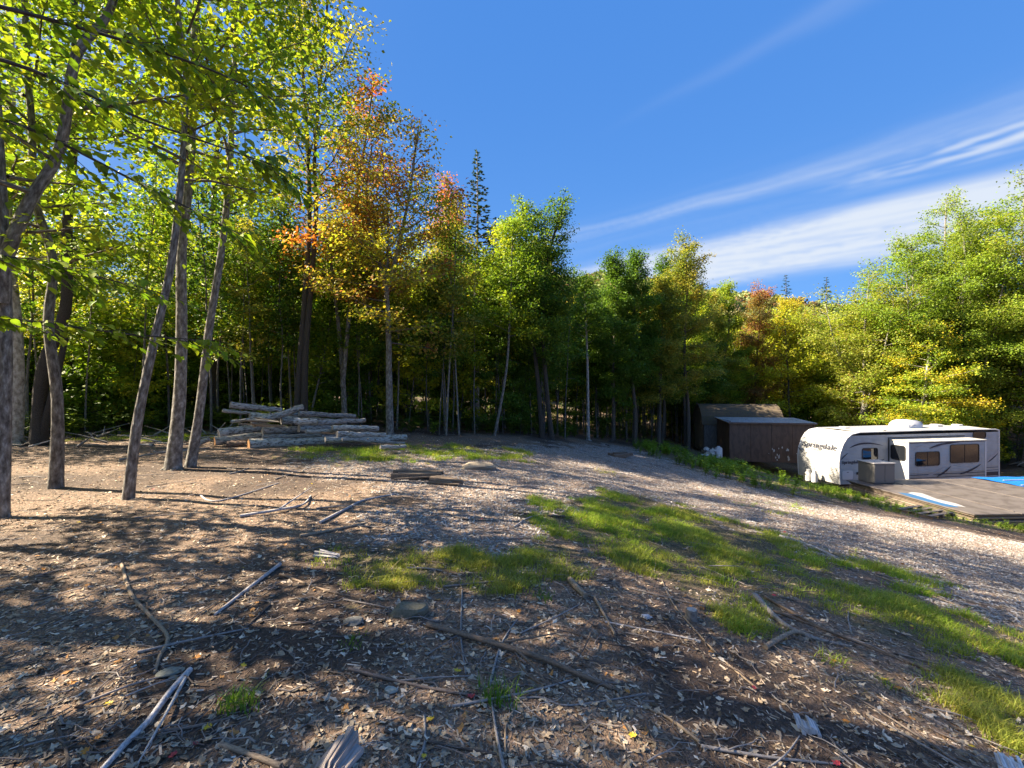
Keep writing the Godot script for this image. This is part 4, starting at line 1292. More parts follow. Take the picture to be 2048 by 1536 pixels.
	stick("brown stick below the pale stick in the left foreground", "stick", [-2.09, 4.06, -1.59, 3.72, -1.3, 3.6], 0.013, 0.008, brown)
	stick("short split stick pointing at the viewer right of centre", "stick", [0.7, 3.81, 0.75, 3.28], 0.016, 0.012, tan)
	stick("tan bark strip curving near the bottom right of centre", "stick", [0.96, 2.3, 0.86, 2.46, 0.77, 2.52], 0.012, 0.008, tan)
	stick("long fallen branch between the thick trunk and the log pile", "branch", [-8.52, 9.78, -8.37, 10.86, -7.9, 11.77], 0.03, 0.015, grey)
	stick("thin bleached branch right of the curving beech's foot", "branch", [-4.76, 6.87, -4.28, 6.59, -4.1, 7.9], 0.018, 0.01, pale)
	stick("short barked chunk of branch in the middle grass", "branch", [0.53, 4.13, 0.56, 3.98, 0.62, 3.8], 0.032, 0.03, tan)
	# loose medium sticks that look alike
	var r := RandomNumberGenerator.new()
	r.seed = 61
	var n := 0
	while n < 80:
		var p := in_view_spot(r, 1.9, 15.0, 1.35)
		if not open_ground(p.x, p.y) or p.y > tree_line(p.x) or zone("g1", p.x, p.y): continue
		var l := r.randf_range(0.25, 0.8) * (1.0 + p.y * 0.06)
		var a := r.randf_range(-0.7, 0.7) + (0.0 if r.randf() < 0.7 else 1.4)
		var q := p + Vector2(cos(a), sin(a)) * l
		var mid := p.lerp(q, 0.5) + Vector2(r.randf_range(-0.06, 0.06), r.randf_range(-0.06, 0.06)) * l
		var t := r.randf_range(0.005, 0.012) * (1.0 + p.y * 0.05)
		var shade := grey.lerp(brown, r.randf()).lerp(pale, 0.5 * r.randf())
		var where := "left of the chip strip" if p.x < -1.0 else "in the middle foreground" if p.x < 1.4 else "on the right slope"
		stick("thin grey brown stick lying loose on the litter %s" % where, "stick", [p.x, p.y, mid.x, mid.y, q.x, q.y], t, t * 0.5, shade, r.randf_range(0, 0.02), "loose sticks %s" % where)
		n += 1

func stone(label: String, at: Vector3, s: Vector3, c: Color, sd: int, turn := 0.0, cat := "rock", called := "rock") -> void:
	var r := RandomNumberGenerator.new()
	r.seed = sd
	var sm := SphereMesh.new()
	sm.radial_segments = 14
	sm.rings = 8
	var arr := sm.get_mesh_arrays()
	var vs: PackedVector3Array = arr[Mesh.ARRAY_VERTEX]
	var ix: PackedInt32Array = arr[Mesh.ARRAY_INDEX]
	var planes := []
	for k in 9: planes.append([Vector3(r.randfn(), r.randfn() * 0.7, r.randfn()).normalized(), r.randf_range(0.28, 0.42)])
	planes.append([Vector3(0.1, 1, 0.1).normalized(), 0.25])
	for k in vs.size():
		var p := vs[k]
		for q in planes:
			var over: float = p.dot(q[0]) - q[1]
			if over > 0: p -= q[0] * over
		vs[k] = p * s * 2.0
	var m := MB.new()
	m.col = c
	for k in ix.size() / 3: m.tri(vs[ix[3 * k]], vs[ix[3 * k + 1]], vs[ix[3 * k + 2]])
	var o := part(called, m.mesh(mats.stone), self)
	o.position = at
	o.rotation.y = turn
	tag(o, label, cat)

func splinter_block(label: String, cat: String, at: Vector3, turn: float, l: float, w: float, h: float, c: Color, sd: int, tilt := 0.0, called := "wood_piece") -> void:
	# a torn piece of wood: ragged slivers side by side
	var r := RandomNumberGenerator.new()
	r.seed = sd
	var o := thing(called, label, cat, at, turn)
	var n := 7
	for k in n:
		var m := MB.new()
		var b := r.randf_range(0.7, 1.2)
		m.col = Color(c.r * b, c.g * b, c.b * b)
		var z := (k / (n - 1.0) - 0.5) * w
		var x0 := -l * r.randf_range(0.3, 0.55)
		var x1 := l * r.randf_range(0.25, 0.6)
		var hh := h * r.randf_range(0.4, 1.0) * (1.0 - pow(absf(z) / w * 1.6, 2.0))
		var a := Vector3(x0, 0, z)
		var p := [a + Vector3(0, 0, -w * 0.11), a + Vector3(0, 0, w * 0.11), Vector3(x1, tilt * l, z + w * 0.09), Vector3(x1, tilt * l, z - w * 0.07)]
		var t := [p[0] + Vector3(0.02 * l, hh, 0), p[1] + Vector3(0.03 * l, hh * 0.9, 0), p[2] + Vector3(-0.03, hh * 0.4, 0), p[3] + Vector3(-0.02, hh * 0.5, 0)]
		m.facing(t[0], t[1], t[2], t[3], Vector3.UP)
		m.facing(p[0], p[1], t[1], t[0], Vector3.LEFT)
		m.facing(p[2], p[3], t[3], t[2], Vector3.RIGHT)
		m.facing(p[0], p[3], t[3], t[0], Vector3.FORWARD)
		m.facing(p[1], p[2], t[2], t[1], Vector3.BACK)
		part("sliver", m.mesh(mats.stick), o)

func maple_leaf(sd: int) -> ArrayMesh:
	var r := RandomNumberGenerator.new()
	r.seed = sd
	var m := MB.new()
	var n := 15
	var rim := []
	for k in n:
		var a := TAU * k / n + PI / 2
		var rr: float = 0.5 * [1.0, 0.55, 0.86, 0.5, 0.72, 0.42, 0.5, 0.3, 0.3, 0.5, 0.42, 0.72, 0.5, 0.86, 0.55][k]
		rim.append(Vector3(cos(a) * rr, 0.04 + r.randf_range(0, 0.2) * rr * 2.0, sin(a) * rr))
	for k in n: m.tri(Vector3(0, 0.02, 0), rim[k], rim[(k + 1) % n])
	return m.mesh(null)

func make_small_things() -> void:
	var st := mat("lichen stone", Color.WHITE, 0.9)
	st.vertex_color_use_as_albedo = true
	st.albedo_texture = noise_tex(noise(0.03, FastNoiseLite.TYPE_SIMPLEX, 5, 14), [[0.0, Color(0.5, 0.5, 0.4)], [0.5, Color(0.85, 0.85, 0.8)], [1.0, Color(1, 1, 1)]], 256)
	st.uv1_triplanar = true
	st.uv1_scale = Vector3(4, 4, 4)
	mats.stone = st
	stone("flat topped greenish grey rock in the middle foreground", gp(-0.77, 3.36, 0.03), Vector3(0.15, 0.075, 0.10), Color(0.17, 0.16, 0.12), 3, 0.2)
	stone("flat grey slate chip left of the mossy rock", gp(-1.12, 3.2, 0.01), Vector3(0.09, 0.02, 0.06), Color(0.16, 0.16, 0.16), 5)
	stone("small pale blue grey stone at the lower left of the grass tuft", gp(-0.68, 2.51, 0.012), Vector3(0.045, 0.018, 0.032), Color(0.32, 0.35, 0.34), 6)
	stone("grey green flat stone under the whitish forked stick's end", gp(-1.98, 2.62, 0.012), Vector3(0.08, 0.016, 0.045), Color(0.22, 0.23, 0.2), 8, 0.5)
	stone("low mound of earth and stones on the far chip strip", gp(-0.85, 10.4, 0.0), Vector3(0.5, 0.16, 0.35), Color(0.34, 0.28, 0.22), 9, 0.0, "mound", "earth_mound")
	splinter_block("pale torn stump of wood at the bottom edge", "wood piece", gp(-0.79, 2.02, 0.0), -1.9, 0.22, 0.13, 0.11, Color(0.42, 0.37, 0.35), 21)
	splinter_block("white peeled wood piece at the left tip of the grass", "wood piece", gp(-1.85, 4.52, 0.01), -0.1, 0.26, 0.08, 0.07, Color(0.58, 0.55, 0.55), 22)
	splinter_block("chalky grey bark flake in the lower right foreground", "bark flake", gp(1.65, 2.52, 0.01), 1.2, 0.16, 0.09, 0.04, Color(0.52, 0.52, 0.54), 23)
	splinter_block("bright white bark piece at the bottom right corner", "bark flake", gp(2.7, 2.44, 0.01), 0.9, 0.22, 0.09, 0.05, Color(0.66, 0.66, 0.68), 24)
	splinter_block("dark slab of rotten wood on the near edge of the sunlit chips", "wood slab", gp(-1.88, 8.75, 0.02), 0.1, 0.95, 0.4, 0.16, Color(0.20, 0.15, 0.11), 25, 0.05, "wood_slab")
	splinter_block("broken chunk of rotten wood right of the dark slab", "wood chunk", gp(-1.22, 8.34, 0.02), -0.3, 0.65, 0.3, 0.16, Color(0.24, 0.18, 0.13), 26, 0.03, "wood_slab")
	splinter_block("brown root stump at the far end of the clearing", "stump", gp(4.21, 17.55, 0.0), 0.4, 0.9, 0.5, 0.25, Color(0.20, 0.14, 0.10), 27, 0.1, "stump")
	splinter_block("small white chip right of the long bent twig", "wood chip", gp(1.07, 3.57, 0.01), 0.5, 0.08, 0.05, 0.03, Color(0.6, 0.6, 0.64), 28, 0.0, "wood_chip")
	# cut stub
	var o := thing("stump", "small round sawn sapling stump beside the long bent twig", "stump", gp(1.45, 3.66))
	var m := MB.new()
	m.col = Color(0.28, 0.25, 0.22)
	m.tube(PackedVector3Array([Vector3(0, -0.03, 0), Vector3(0.005, 0.02, 0), Vector3(0.01, 0.075, 0)]), PackedFloat32Array([0.06, 0.045, 0.042]), 12, false, 0.06)
	part("bark", m.mesh(mats.stick), o)
	m = MB.new()
	m.col = Color(0.5, 0.48, 0.46)
	m.tube(PackedVector3Array([Vector3(0.01, 0.06, 0), Vector3(0.01, 0.079, 0)]), PackedFloat32Array([0.038, 0.038]), 12, true)
	part("cut_top", m.mesh(mats.stick), o)
	# lone grass tufts
	for q in [[-0.07, 2.5, 1.6, "bright upright grass tuft alone in the middle foreground", 20], [-1.43, 2.36, 1.35, "dark feathery grass clump alone at the lower left", 24], [-1.05, 2.95, 0.6, "tiny grass clump left of the pale blue grey stone", 10], [0.25, 3.75, 0.9, "sparse grass clump above the thick middle branch", 12]]:
		var gm = mats.grass.duplicate()
		gm.albedo_color = Color(0.14, 0.26, 0.03).linear_to_srgb()
		var node := thing("grass_tuft", q[3], "grass tuft", gp(q[0], q[1], -0.005))
		var am := tuft_mesh(q[4], q[4] * 5, 0.10 * q[2], 0.7)
		var pm := part("blades", am, node)
		pm.set_surface_override_material(0, gm)
	# bright fallen leaves
	var hues := [[Color(0.50, 0.36, 0.02), "bright yellow"], [Color(0.42, 0.17, 0.02), "orange brown"], [Color(0.32, 0.03, 0.04), "crimson"], [Color(0.44, 0.33, 0.22), "pale tan"]]
	var shapes := [maple_leaf(1), maple_leaf(2), maple_leaf(3)]
	var lm := []
	for h in hues:
		var x := mat(h[1] + " leaf", h[0], 0.6)
		x.cull_mode = BaseMaterial3D.CULL_DISABLED
		lm.append(x)
	var spots := [[-2.1, 2.35, 0, "beside the left edge of the foreground"], [-1.93, 2.75, 1, "beside the whitish forked stick's upper end"], [-1.52, 2.03, 2, "beside the lower part of the whitish forked stick"], [-1.48, 2.2, 0, "between the whitish stick and the dark grass clump"], [0.62, 2.3, 0, "near the bottom edge right of centre"], [-0.33, 2.72, 0, "left of the bright upright grass tuft"], [0.92, 2.1, 2, "at the bottom edge right of centre"], [-0.22, 2.5, 2, "at the left foot of the bright upright grass tuft"], [1.95, 2.62, 1, "right of the chalky bark flake"], [2.0, 2.2, 0, "near the bottom edge at the right"], [2.62, 3.05, 1, "on the right grass edge"], [-2.45, 2.5, 1, "at the far left foreground"], [0.05, 3.5, 1, "above the wavy dark twig"], [-5.2, 5.4, 0, "near the foot of the edge beech"], [1.62, 3.85, 1, "by the sawn sapling stump"], [2.25, 5.9, 0, "in the middle of the grass band"]]
	for q in spots:
		var h: Array = hues[q[2]]
		var l := part("fallen_leaf", shapes[int(absf(q[0] * 10)) % 3], self)
		l.set_surface_override_material(0, lm[q[2]])
		l.position = gp(q[0], q[1], 0.012)
		l.rotation = Vector3(0.15, q[0] * 9.0, 0.1)
		l.scale = Vector3.ONE * (0.062 + 0.008 * fmod(absf(q[1] * 7.0), 2.0))
		tag(l, "%s fallen leaf %s" % [h[1], q[3]], "leaf", "bright fallen leaves")
	var r := RandomNumberGenerator.new()
	r.seed = 17
	for k in 110:
		var p := in_view_spot(r, 1.9, 9.0, 1.5)
		var u := 3 if r.randf() < 0.55 else r.randi() % 3
		var where := "left" if p.x < -1.0 else "middle" if p.x < 1.0 else "right"
		var l := part("fallen_leaf", shapes[r.randi() % 3], self)
		l.set_surface_override_material(0, lm[u])
		l.position = gp(p.x, p.y, 0.012)
		l.rotation = Vector3(r.randf_range(-0.3, 0.3), r.randf() * TAU, r.randf_range(-0.3, 0.3))
		l.scale = Vector3.ONE * r.randf_range(0.04, 0.07)
		tag(l, "small %s leaf lying on the litter in the %s part of the foreground" % [hues[u][1], where], "leaf", "%s leaves on the %s litter" % [hues[u][1], where])

# ---------------------------------------------------------------- trailer
func rounded(x0: float, y0: float, x1: float, y1: float, r: float) -> PackedVector2Array:
	var p := PackedVector2Array()
	for q in [[x1 - r, y1 - r, 0.0], [x0 + r, y1 - r, 0.25], [x0 + r, y0 + r, 0.5], [x1 - r, y0 + r, 0.75]]:
		for k in 6:
			var a: float = TAU * (q[2] + 0.05 * k)
			p.append(Vector2(q[0] + cos(a) * r, q[1] + sin(a) * r))
	return p

func slab(poly: PackedVector2Array, t: Transform3D, z0: float, z1: float, c := Color.WHITE) -> MB:
	# a flat shape with thickness: face towards +z of t
	var m := MB.new()
	m.col = c
	var ix := Geometry2D.triangulate_polygon(poly)
	var nn := t.basis.z
	for k in ix.size() / 3:
		var a := t * Vector3(poly[ix[3 * k]].x, poly[ix[3 * k]].y, z1)
		var b := t * Vector3(poly[ix[3 * k + 1]].x, poly[ix[3 * k + 1]].y, z1)
		var d := t * Vector3(poly[ix[3 * k + 2]].x, poly[ix[3 * k + 2]].y, z1)
		if (d - a).cross(b - a).dot(nn) > 0: m.tri(a, b, d)
		else: m.tri(a, d, b)
	var mid := Vector2()
	for p in poly: mid += p / poly.size()
	for k in poly.size():
		var p := poly[k]
		var q := poly[(k + 1) % poly.size()]
		var out := Vector2(q.y - p.y, p.x - q.x)
		if Geometry2D.is_polygon_clockwise(poly): out = -out
		m.facing(t * Vector3(p.x, p.y, z0), t * Vector3(q.x, q.y, z0), t * Vector3(q.x, q.y, z1), t * Vector3(p.x, p.y, z1), t.basis * Vector3(out.x, out.y, 0))
	return m

func window(parent: Node, x0: float, y0: float, x1: float, y1: float, t: Transform3D) -> void:
	var r := minf(0.09, (y1 - y0) * 0.3)
	var outer := rounded(x0 - 0.035, y0 - 0.035, x1 + 0.035, y1 + 0.035, r + 0.03)
	var inner := rounded(x0, y0, x1, y1, r)
	var m := MB.new()
	for k in outer.size():
		var j := (k + 1) % outer.size()
		m.facing(t * Vector3(outer[k].x, outer[k].y, 0.03), t * Vector3(outer[j].x, outer[j].y, 0.03), t * Vector3(inner[j].x, inner[j].y, 0.03), t * Vector3(inner[k].x, inner[k].y, 0.03), t.basis.z)
		m.facing(t * Vector3(outer[k].x, outer[k].y, -0.01), t * Vector3(outer[j].x, outer[j].y, -0.01), t * Vector3(outer[j].x, outer[j].y, 0.03), t * Vector3(outer[k].x, outer[k].y, 0.03), t.basis * Vector3(outer[k].x - (x0 + x1) / 2, outer[k].y - (y0 + y1) / 2, 0))
		m.facing(t * Vector3(inner[k].x, inner[k].y, 0.012), t * Vector3(inner[j].x, inner[j].y, 0.012), t * Vector3(inner[j].x, inner[j].y, 0.03), t * Vector3(inner[k].x, inner[k].y, 0.03), t.basis * Vector3((x0 + x1) / 2 - inner[k].x, (y0 + y1) / 2 - inner[k].y, 0))
	var w := part("window", m.mesh(mats.rubber), parent)
	part("pane", slab(inner, t, 0.0, 0.014).mesh(mats.pane), w)
	var bar := MB.new()
	bar.box(t * Vector3(lerpf(x0, x1, 0.5), (y0 + y1) / 2, 0.02), Vector3(0.018, y1 - y0, 0.012), t.basis)
	if x1 - x0 > 1.2: part("mullion", bar.mesh(mats.rubber), w)

func decal(parent: Node, called: String, pts: Array, t: Transform3D, m: Material, z := 0.016) -> void:
	var p := PackedVector2Array()
	for k in pts.size() / 2: p.append(Vector2(pts[2 * k], pts[2 * k + 1]))
	part(called, slab(p, t, z - 0.003, z).mesh(m), parent)

func swoosh(parent: Node, a: Vector2, b: Vector2, c: Vector2, w: float, t: Transform3D, m: Material, z := 0.016) -> void:
	var up := []
	var lo := []
	for k in 11:
		var f := k / 10.0
		var p := a.lerp(b, f).lerp(b.lerp(c, f), f)
		var tg := (b - a).lerp(c - b, f).normalized()
		var n := Vector2(-tg.y, tg.x) * w * (pow(f, 0.7) * pow(1.0 - f, 0.9) * 1.7 + 0.004)
		up.append(p + n)
		lo.push_front(p - n * 0.6)
	var pts := []
	for p in up + lo: pts.append_array([p.x, p.y])
	decal(parent, "stripe", pts, t, m, z)

func ribbed(x0: float, x1: float, y0: float, y1: float, z: float, pitch: float, bowed := false) -> MB:
	var m := MB.new()
	var n := int((y1 - y0) / pitch)
	for k in n:
		var a := y0 + k * pitch
		var b := y0 + (k + 1) * pitch
		var xa: float = nose(a) if bowed else x0
		var xb: float = nose(b) if bowed else x0
		m.facing(Vector3(xa, a, z + 0.013), Vector3(x1, a, z + 0.013), Vector3(x1, b - 0.012, z), Vector3(xb, b - 0.012, z), Vector3(0, 0.2, 1))
		m.facing(Vector3(xb, b - 0.012, z), Vector3(x1, b - 0.012, z), Vector3(x1, b, z + 0.013), Vector3(xb, b, z + 0.013), Vector3(0, -1, 0.4))
	return m

func lettering(s: String, width: float, m: Material) -> TextMesh:
	var f := SystemFont.new()
	f.font_names = PackedStringArray(["Droid Serif"])
	f.font_italic = true
	f.font_weight = 900
	var tm := TextMesh.new()
	tm.font = f
	tm.text = s
	tm.font_size = 48
	tm.pixel_size = 0.01
	tm.depth = 0.008
	tm.material = m
	var w := tm.get_aabb().size.x
	tm.pixel_size = 0.01 * width / maxf(w, 0.01)
	return tm

const PROF := [[-0.30, 0.0], [-0.35, 0.45], [-0.37, 1.05], [-0.31, 1.5], [-0.12, 1.95], [0.1, 2.24], [0.38, 2.42], [0.85, 2.5], [5.0, 2.53], [9.5, 2.49], [9.75, 2.43]]

func nose(y: float) -> float:
	for k in 6:
		if y <= PROF[k + 1][1]: return lerpf(PROF[k][0], PROF[k + 1][0], (y - PROF[k][1]) / (PROF[k + 1][1] - PROF[k][1]))
	return PROF[6][0]

func make_trailer() -> void:
	mats.shell = mat("white aluminium siding", Color(0.38, 0.38, 0.372), 0.5)
	mats.shell.albedo_texture = noise_tex(noise(0.012, FastNoiseLite.TYPE_SIMPLEX, 4, 3), [[0.0, Color(0.78, 0.77, 0.74)], [0.5, Color(0.95, 0.95, 0.94)], [1.0, Color(1, 1, 1)]], 256)
	mats.shell.uv1_triplanar = true
	mats.shell.uv1_scale = Vector3(0.5, 0.5, 0.5)
	mats.roofing = mat("weathered white roof membrane", Color(0.40, 0.395, 0.375), 0.6)
	mats.roofing.albedo_texture = noise_tex(noise(0.02, FastNoiseLite.TYPE_SIMPLEX, 5, 6), [[0.0, Color(0.55, 0.53, 0.48)], [0.45, Color(0.9, 0.9, 0.87)], [1.0, Color(1, 1, 1)]], 256)
	mats.roofing.uv1_triplanar = true
	mats.roofing.uv1_scale = Vector3(0.35, 0.35, 0.35)
	mats.rubber = mat("black window rubber", Color(0.012, 0.012, 0.014), 0.5)
	mats.pane = mat("tinted glass", Color(0.012, 0.014, 0.018), 0.04)
	mats.navy = mat("navy decal", Color(0.010, 0.014, 0.032), 0.6)
	mats.silver = mat("grey decal", Color(0.28, 0.30, 0.33), 0.35)
	mats.tan_line = mat("tan decal", Color(0.35, 0.28, 0.18), 0.4)
	mats.trim = mat("white trim", Color(0.56, 0.56, 0.555), 0.35)
	mats.chassis = mat("black steel", Color(0.02, 0.02, 0.02), 0.6)
	var o := thing("travel_trailer", "white travel trailer with navy swooshes and a slide out room", "travel trailer", Vector3(16.28, -3.24, -22.0), deg_to_rad(11.25))
	# front skin, ribbed
	var m := MB.new()
	var y := 0.0
	while y < 2.18:
		var b := y + 0.085
		var x0: float = nose(y)
		var x1: float = nose(b)
		m.facing(Vector3(x0 - 0.02, y, -2.44), Vector3(x0 - 0.02, y, 0), Vector3(x1, b - 0.01, 0), Vector3(x1, b - 0.01, -2.44), Vector3(-1, 0.2, 0))
		m.facing(Vector3(x1, b - 0.01, -2.44), Vector3(x1, b - 0.01, 0), Vector3(x1 - 0.02, b, 0), Vector3(x1 - 0.02, b, -2.44), Vector3(-0.4, -1, 0))
		y = b
	var fr := part("front_wall", m.mesh(mats.shell), o)
	m = MB.new()
	var cap := [[nose(2.16), 2.16], [0.1, 2.24], [0.23, 2.345], [0.38, 2.42], [0.6, 2.47], [0.85, 2.5]]
	for k in cap.size() - 1:
		m.facing(Vector3(cap[k][0], cap[k][1], -2.44), Vector3(cap[k][0], cap[k][1], 0), Vector3(cap[k + 1][0], cap[k + 1][1], 0), Vector3(cap[k + 1][0], cap[k + 1][1], -2.44), Vector3(-1, 1, 0))
	part("front_cap", m.mesh(mats.trim), o)
	m = MB.new()
	var top := [[0.85, 2.5], [5.0, 2.53], [9.5, 2.49], [9.75, 2.43]]
	for k in 3:
		for h in [[-2.46, 0.0, -1.22, 0.06], [-1.22, 0.06, 0.02, 0.0]]:
			m.facing(Vector3(top[k][0], top[k][1] + h[1], h[0]), Vector3(top[k][0], top[k][1] + h[3], h[2]), Vector3(top[k + 1][0], top[k + 1][1] + h[3], h[2]), Vector3(top[k + 1][0], top[k + 1][1] + h[1], h[0]), Vector3.UP)
	part("roof", m.mesh(mats.roofing), o)
	var side := ribbed(0, 9.72, 0.0, 2.42, 0.0, 0.0715, true)
	part("siding", side.mesh(mats.shell), o)
	m = MB.new()
	var far := PackedVector2Array()
	for q in PROF: far.append(Vector2(q[0], minf(q[1], 2.5)))
	far.append(Vector2(9.72, 0.0))
	m = slab(far, Transform3D(Basis(), Vector3.ZERO), -2.44, -2.43)
	part("far_wall", m.mesh(mats.shell), o)
	m = MB.new()
	m.box(Vector3(9.72, 1.22, -1.22), Vector3(0.05, 2.42, 2.44))
	part("rear_wall", m.mesh(mats.shell), o)
	m = MB.new()
	m.box(Vector3(4.7, -0.02, -1.22), Vector3(10.0, 0.06, 2.42))
	m.box(Vector3(4.3, -0.14, -0.5), Vector3(10.2, 0.16, 0.08))
	m.box(Vector3(4.3, -0.14, -1.94), Vector3(10.2, 0.16, 0.08))
	part("chassis", m.mesh(mats.chassis), o)
	# edge trims
	for z in [0.006, -2.446]:
		m = MB.new()
		var pts := PackedVector3Array()
		for q in PROF: pts.append(Vector3(q[0], q[1], z))
		m.tube(pts, rad_line(0.03, 0.03, pts.size()), 6)
		part("edge_trim", m.mesh(mats.trim), o)
	m = MB.new()
	m.box(Vector3(9.73, 1.22, 0.0), Vector3(0.07, 2.44, 0.05))
	part("corner_trim", m.mesh(mats.trim), o)
	var face := Transform3D(Basis(), Vector3.ZERO)
	# slide out room
	var so := MB.new()
	so = ribbed(2.66, 7.36, 0.24, 2.06, 0.9, 0.0715)
	var sl := part("slide_out", so.mesh(mats.shell), o)
	m = MB.new()
	m.facing(Vector3(2.62, 0.2, 0), Vector3(2.62, 0.2, 0.9), Vector3(2.62, 2.08, 0.9), Vector3(2.62, 2.08, 0), Vector3.LEFT)
	m.facing(Vector3(7.4, 0.2, 0), Vector3(7.4, 0.2, 0.9), Vector3(7.4, 2.08, 0.9), Vector3(7.4, 2.08, 0), Vector3.RIGHT)
	m.facing(Vector3(2.62, 0.2, 0), Vector3(7.4, 0.2, 0), Vector3(7.4, 0.2, 0.9), Vector3(2.62, 0.2, 0.9), Vector3.DOWN)
	part("side_panel", m.mesh(mats.trim), sl)
	m = MB.new()
	m.box(Vector3(5.01, 2.1, 0.45), Vector3(4.86, 0.05, 1.0), Basis(Vector3.RIGHT, 0.03), 0.01)
	part("roof", m.mesh(mats.roofing), sl)
	m = MB.new()
	for x in [2.64, 7.38]: m.box(Vector3(x, 1.15, 0.905), Vector3(0.07, 1.9, 0.05))
	m.box(Vector3(5.01, 0.22, 0.905), Vector3(4.68, 0.06, 0.045))
	part("edge_trim", m.mesh(mats.trim), sl)
	m = MB.new()
	m.box(Vector3(2.57, 1.2, 0.022), Vector3(0.05, 2.0, 0.02))
	m.box(Vector3(4.97, 2.2, 0.022), Vector3(4.85, 0.05, 0.02))
	part("seal", m.mesh(mats.rubber), o)
	var sf := Transform3D(Basis(), Vector3(0, 0, 0.905))
	window(sl, 3.06, 0.95, 4.46, 1.58, sf)
	window(sl, 5.17, 1.03, 6.93, 1.88, sf)
	window(sl, -0.78, 1.2, -0.14, 1.86, Transform3D(Basis(Vector3.BACK, Vector3.UP, Vector3.LEFT), Vector3(2.62, 0, 0.9)))
	window(o, 1.0, 1.13, 1.88, 1.70, face)
	window(o, 7.99, 2.06, 8.80, 2.36, face)
	# storage hatch
	var ht := part("storage_hatch", slab(rounded(-0.2, 0.22, 0.42, 0.64, 0.07), face, 0.0, 0.03).mesh(mats.trim), o)
	m = MB.new()
	m.box(Vector3(0.11, 0.58, 0.036), Vector3(0.09, 0.03, 0.016), Basis(), 0.004)
	part("latch", m.mesh(mats.chassis), ht)
	m = MB.new()
	m.box(Vector3(0.72, 0.5, 0.02), Vector3(0.16, 0.12, 0.03), Basis(), 0.008)
	part("outlet_cover", m.mesh(mats.rubber), o)
	# swooshes and lines
	swoosh(o, Vector2(0.22, 1.74), Vector2(0.95, 2.12), Vector2(2.25, 1.82), 0.10, face, mats.navy)
	swoosh(o, Vector2(0.5, 1.98), Vector2(1.0, 2.1), Vector2(1.6, 1.99), 0.035, face, mats.silver)
	swoosh(o, Vector2(-0.27, 1.18), Vector2(-0.1, 1.36), Vector2(0.17, 1.53), 0.06, face, mats.navy)
	swoosh(o, Vector2(1.9, 1.02), Vector2(2.1, 1.06), Vector2(2.36, 1.16), 0.06, face, mats.navy)
	swoosh(o, Vector2(8.7, 0.66), Vector2(9.2, 0.95), Vector2(9.7, 1.45), 0.16, face, mats.silver)
	swoosh(o, Vector2(8.9, 0.75), Vector2(9.3, 0.9), Vector2(9.7, 1.25), 0.08, face, mats.navy)
	swoosh(sl, Vector2(2.85, 1.66), Vector2(3.3, 1.98), Vector2(3.95, 2.0), 0.05, sf, mats.silver)
	swoosh(sl, Vector2(3.85, 1.74), Vector2(4.5, 1.98), Vector2(5.7, 2.02), 0.10, sf, mats.navy)
	swoosh(sl, Vector2(4.2, 1.76), Vector2(4.6, 1.86), Vector2(4.85, 1.98), 0.06, sf, mats.silver)
	swoosh(sl, Vector2(3.4, 0.34), Vector2(4.2, 0.5), Vector2(4.75, 0.84), 0.10, sf, mats.silver, 0.02)
	swoosh(sl, Vector2(4.3, 0.38), Vector2(4.8, 0.5), Vector2(5.2, 0.88), 0.10, sf, mats.navy, 0.024)
	swoosh(sl, Vector2(5.7, 0.44), Vector2(6.4, 0.52), Vector2(7.1, 0.9), 0.10, sf, mats.navy, 0.024)
	for q in [[0.33, 0.03, mats.navy], [0.41, 0.02, mats.tan_line], [0.48, 0.03, mats.navy], [0.56, 0.018, mats.tan_line]]:
		decal(sl, "line", [2.7, q[0], 7.33, q[0], 7.33, q[0] + q[1], 2.7, q[0] + q[1]], sf, q[2])
		decal(o, "line", [7.5, q[0], 9.68, q[0], 9.68, q[0] + q[1], 7.5, q[0] + q[1]], face, q[2])
	decal(o, "skirt_panel", [7.5, 0.06, 9.68, 0.06, 9.68, 0.26, 7.5, 0.26], face, mats.navy)
	decal(o, "skirt_panel", [0.55, 0.06, 2.5, 0.06, 2.5, 0.2, 0.55, 0.2], face, mats.silver)
	# lettering
	var tx := part("lettering", lettering("Springdale", 1.05, mats.navy), o)
	tx.position = Vector3(0.32, 1.06, 0.02)
	tx = part("lettering", lettering("Springdale", 1.98, mats.navy), fr)
	var slope := atan2(0.19, 0.45)
	tx.transform = Transform3D(Basis(Vector3.BACK, Vector3(sin(slope), cos(slope), 0), Vector3(-cos(slope), sin(slope), 0)), Vector3(nose(1.72) - 0.05, 1.72, -1.22))
	var ft := Transform3D(tx.transform.basis, Vector3(nose(1.56) - 0.012, 1.56, -1.22))
	swoosh(fr, Vector2(-0.8, 0.02), Vector2(-0.3, -0.08), Vector2(0.25, -0.10), 0.03, ft, mats.navy)
	var flat := Transform3D(Basis(Vector3.BACK, Vector3.UP, Vector3.LEFT), Vector3(-0.36, 1.1, -1.22))
	swoosh(fr, Vector2(-1.2, 0.42), Vector2(-1.1, 0.25), Vector2(-0.85, 0.15), 0.05, flat, mats.navy, 0.03)
	swoosh(fr, Vector2(1.2, 0.1), Vector2(0.9, -0.05), Vector2(0.5, -0.08), 0.04, flat, mats.silver, 0.03)
	for z in [-2.15, -0.3]:
		m = MB.new()
		m.box(Vector3(nose(2.2) + 0.02, 2.26, z), Vector3(0.05, 0.03, 0.09), Basis(Vector3.BACK, 0.6), 0.01)
		part("marker_lamp", m.mesh(mats.rubber), o)
	# roof fittings
	m = MB.new()
	var ac := part("air_conditioner", ac_shell(), o)
	ac.position = Vector3(5.2, 2.56, -1.22)
	ac.scale = Vector3(1.3, 1.25, 1.3)
	m = MB.new()
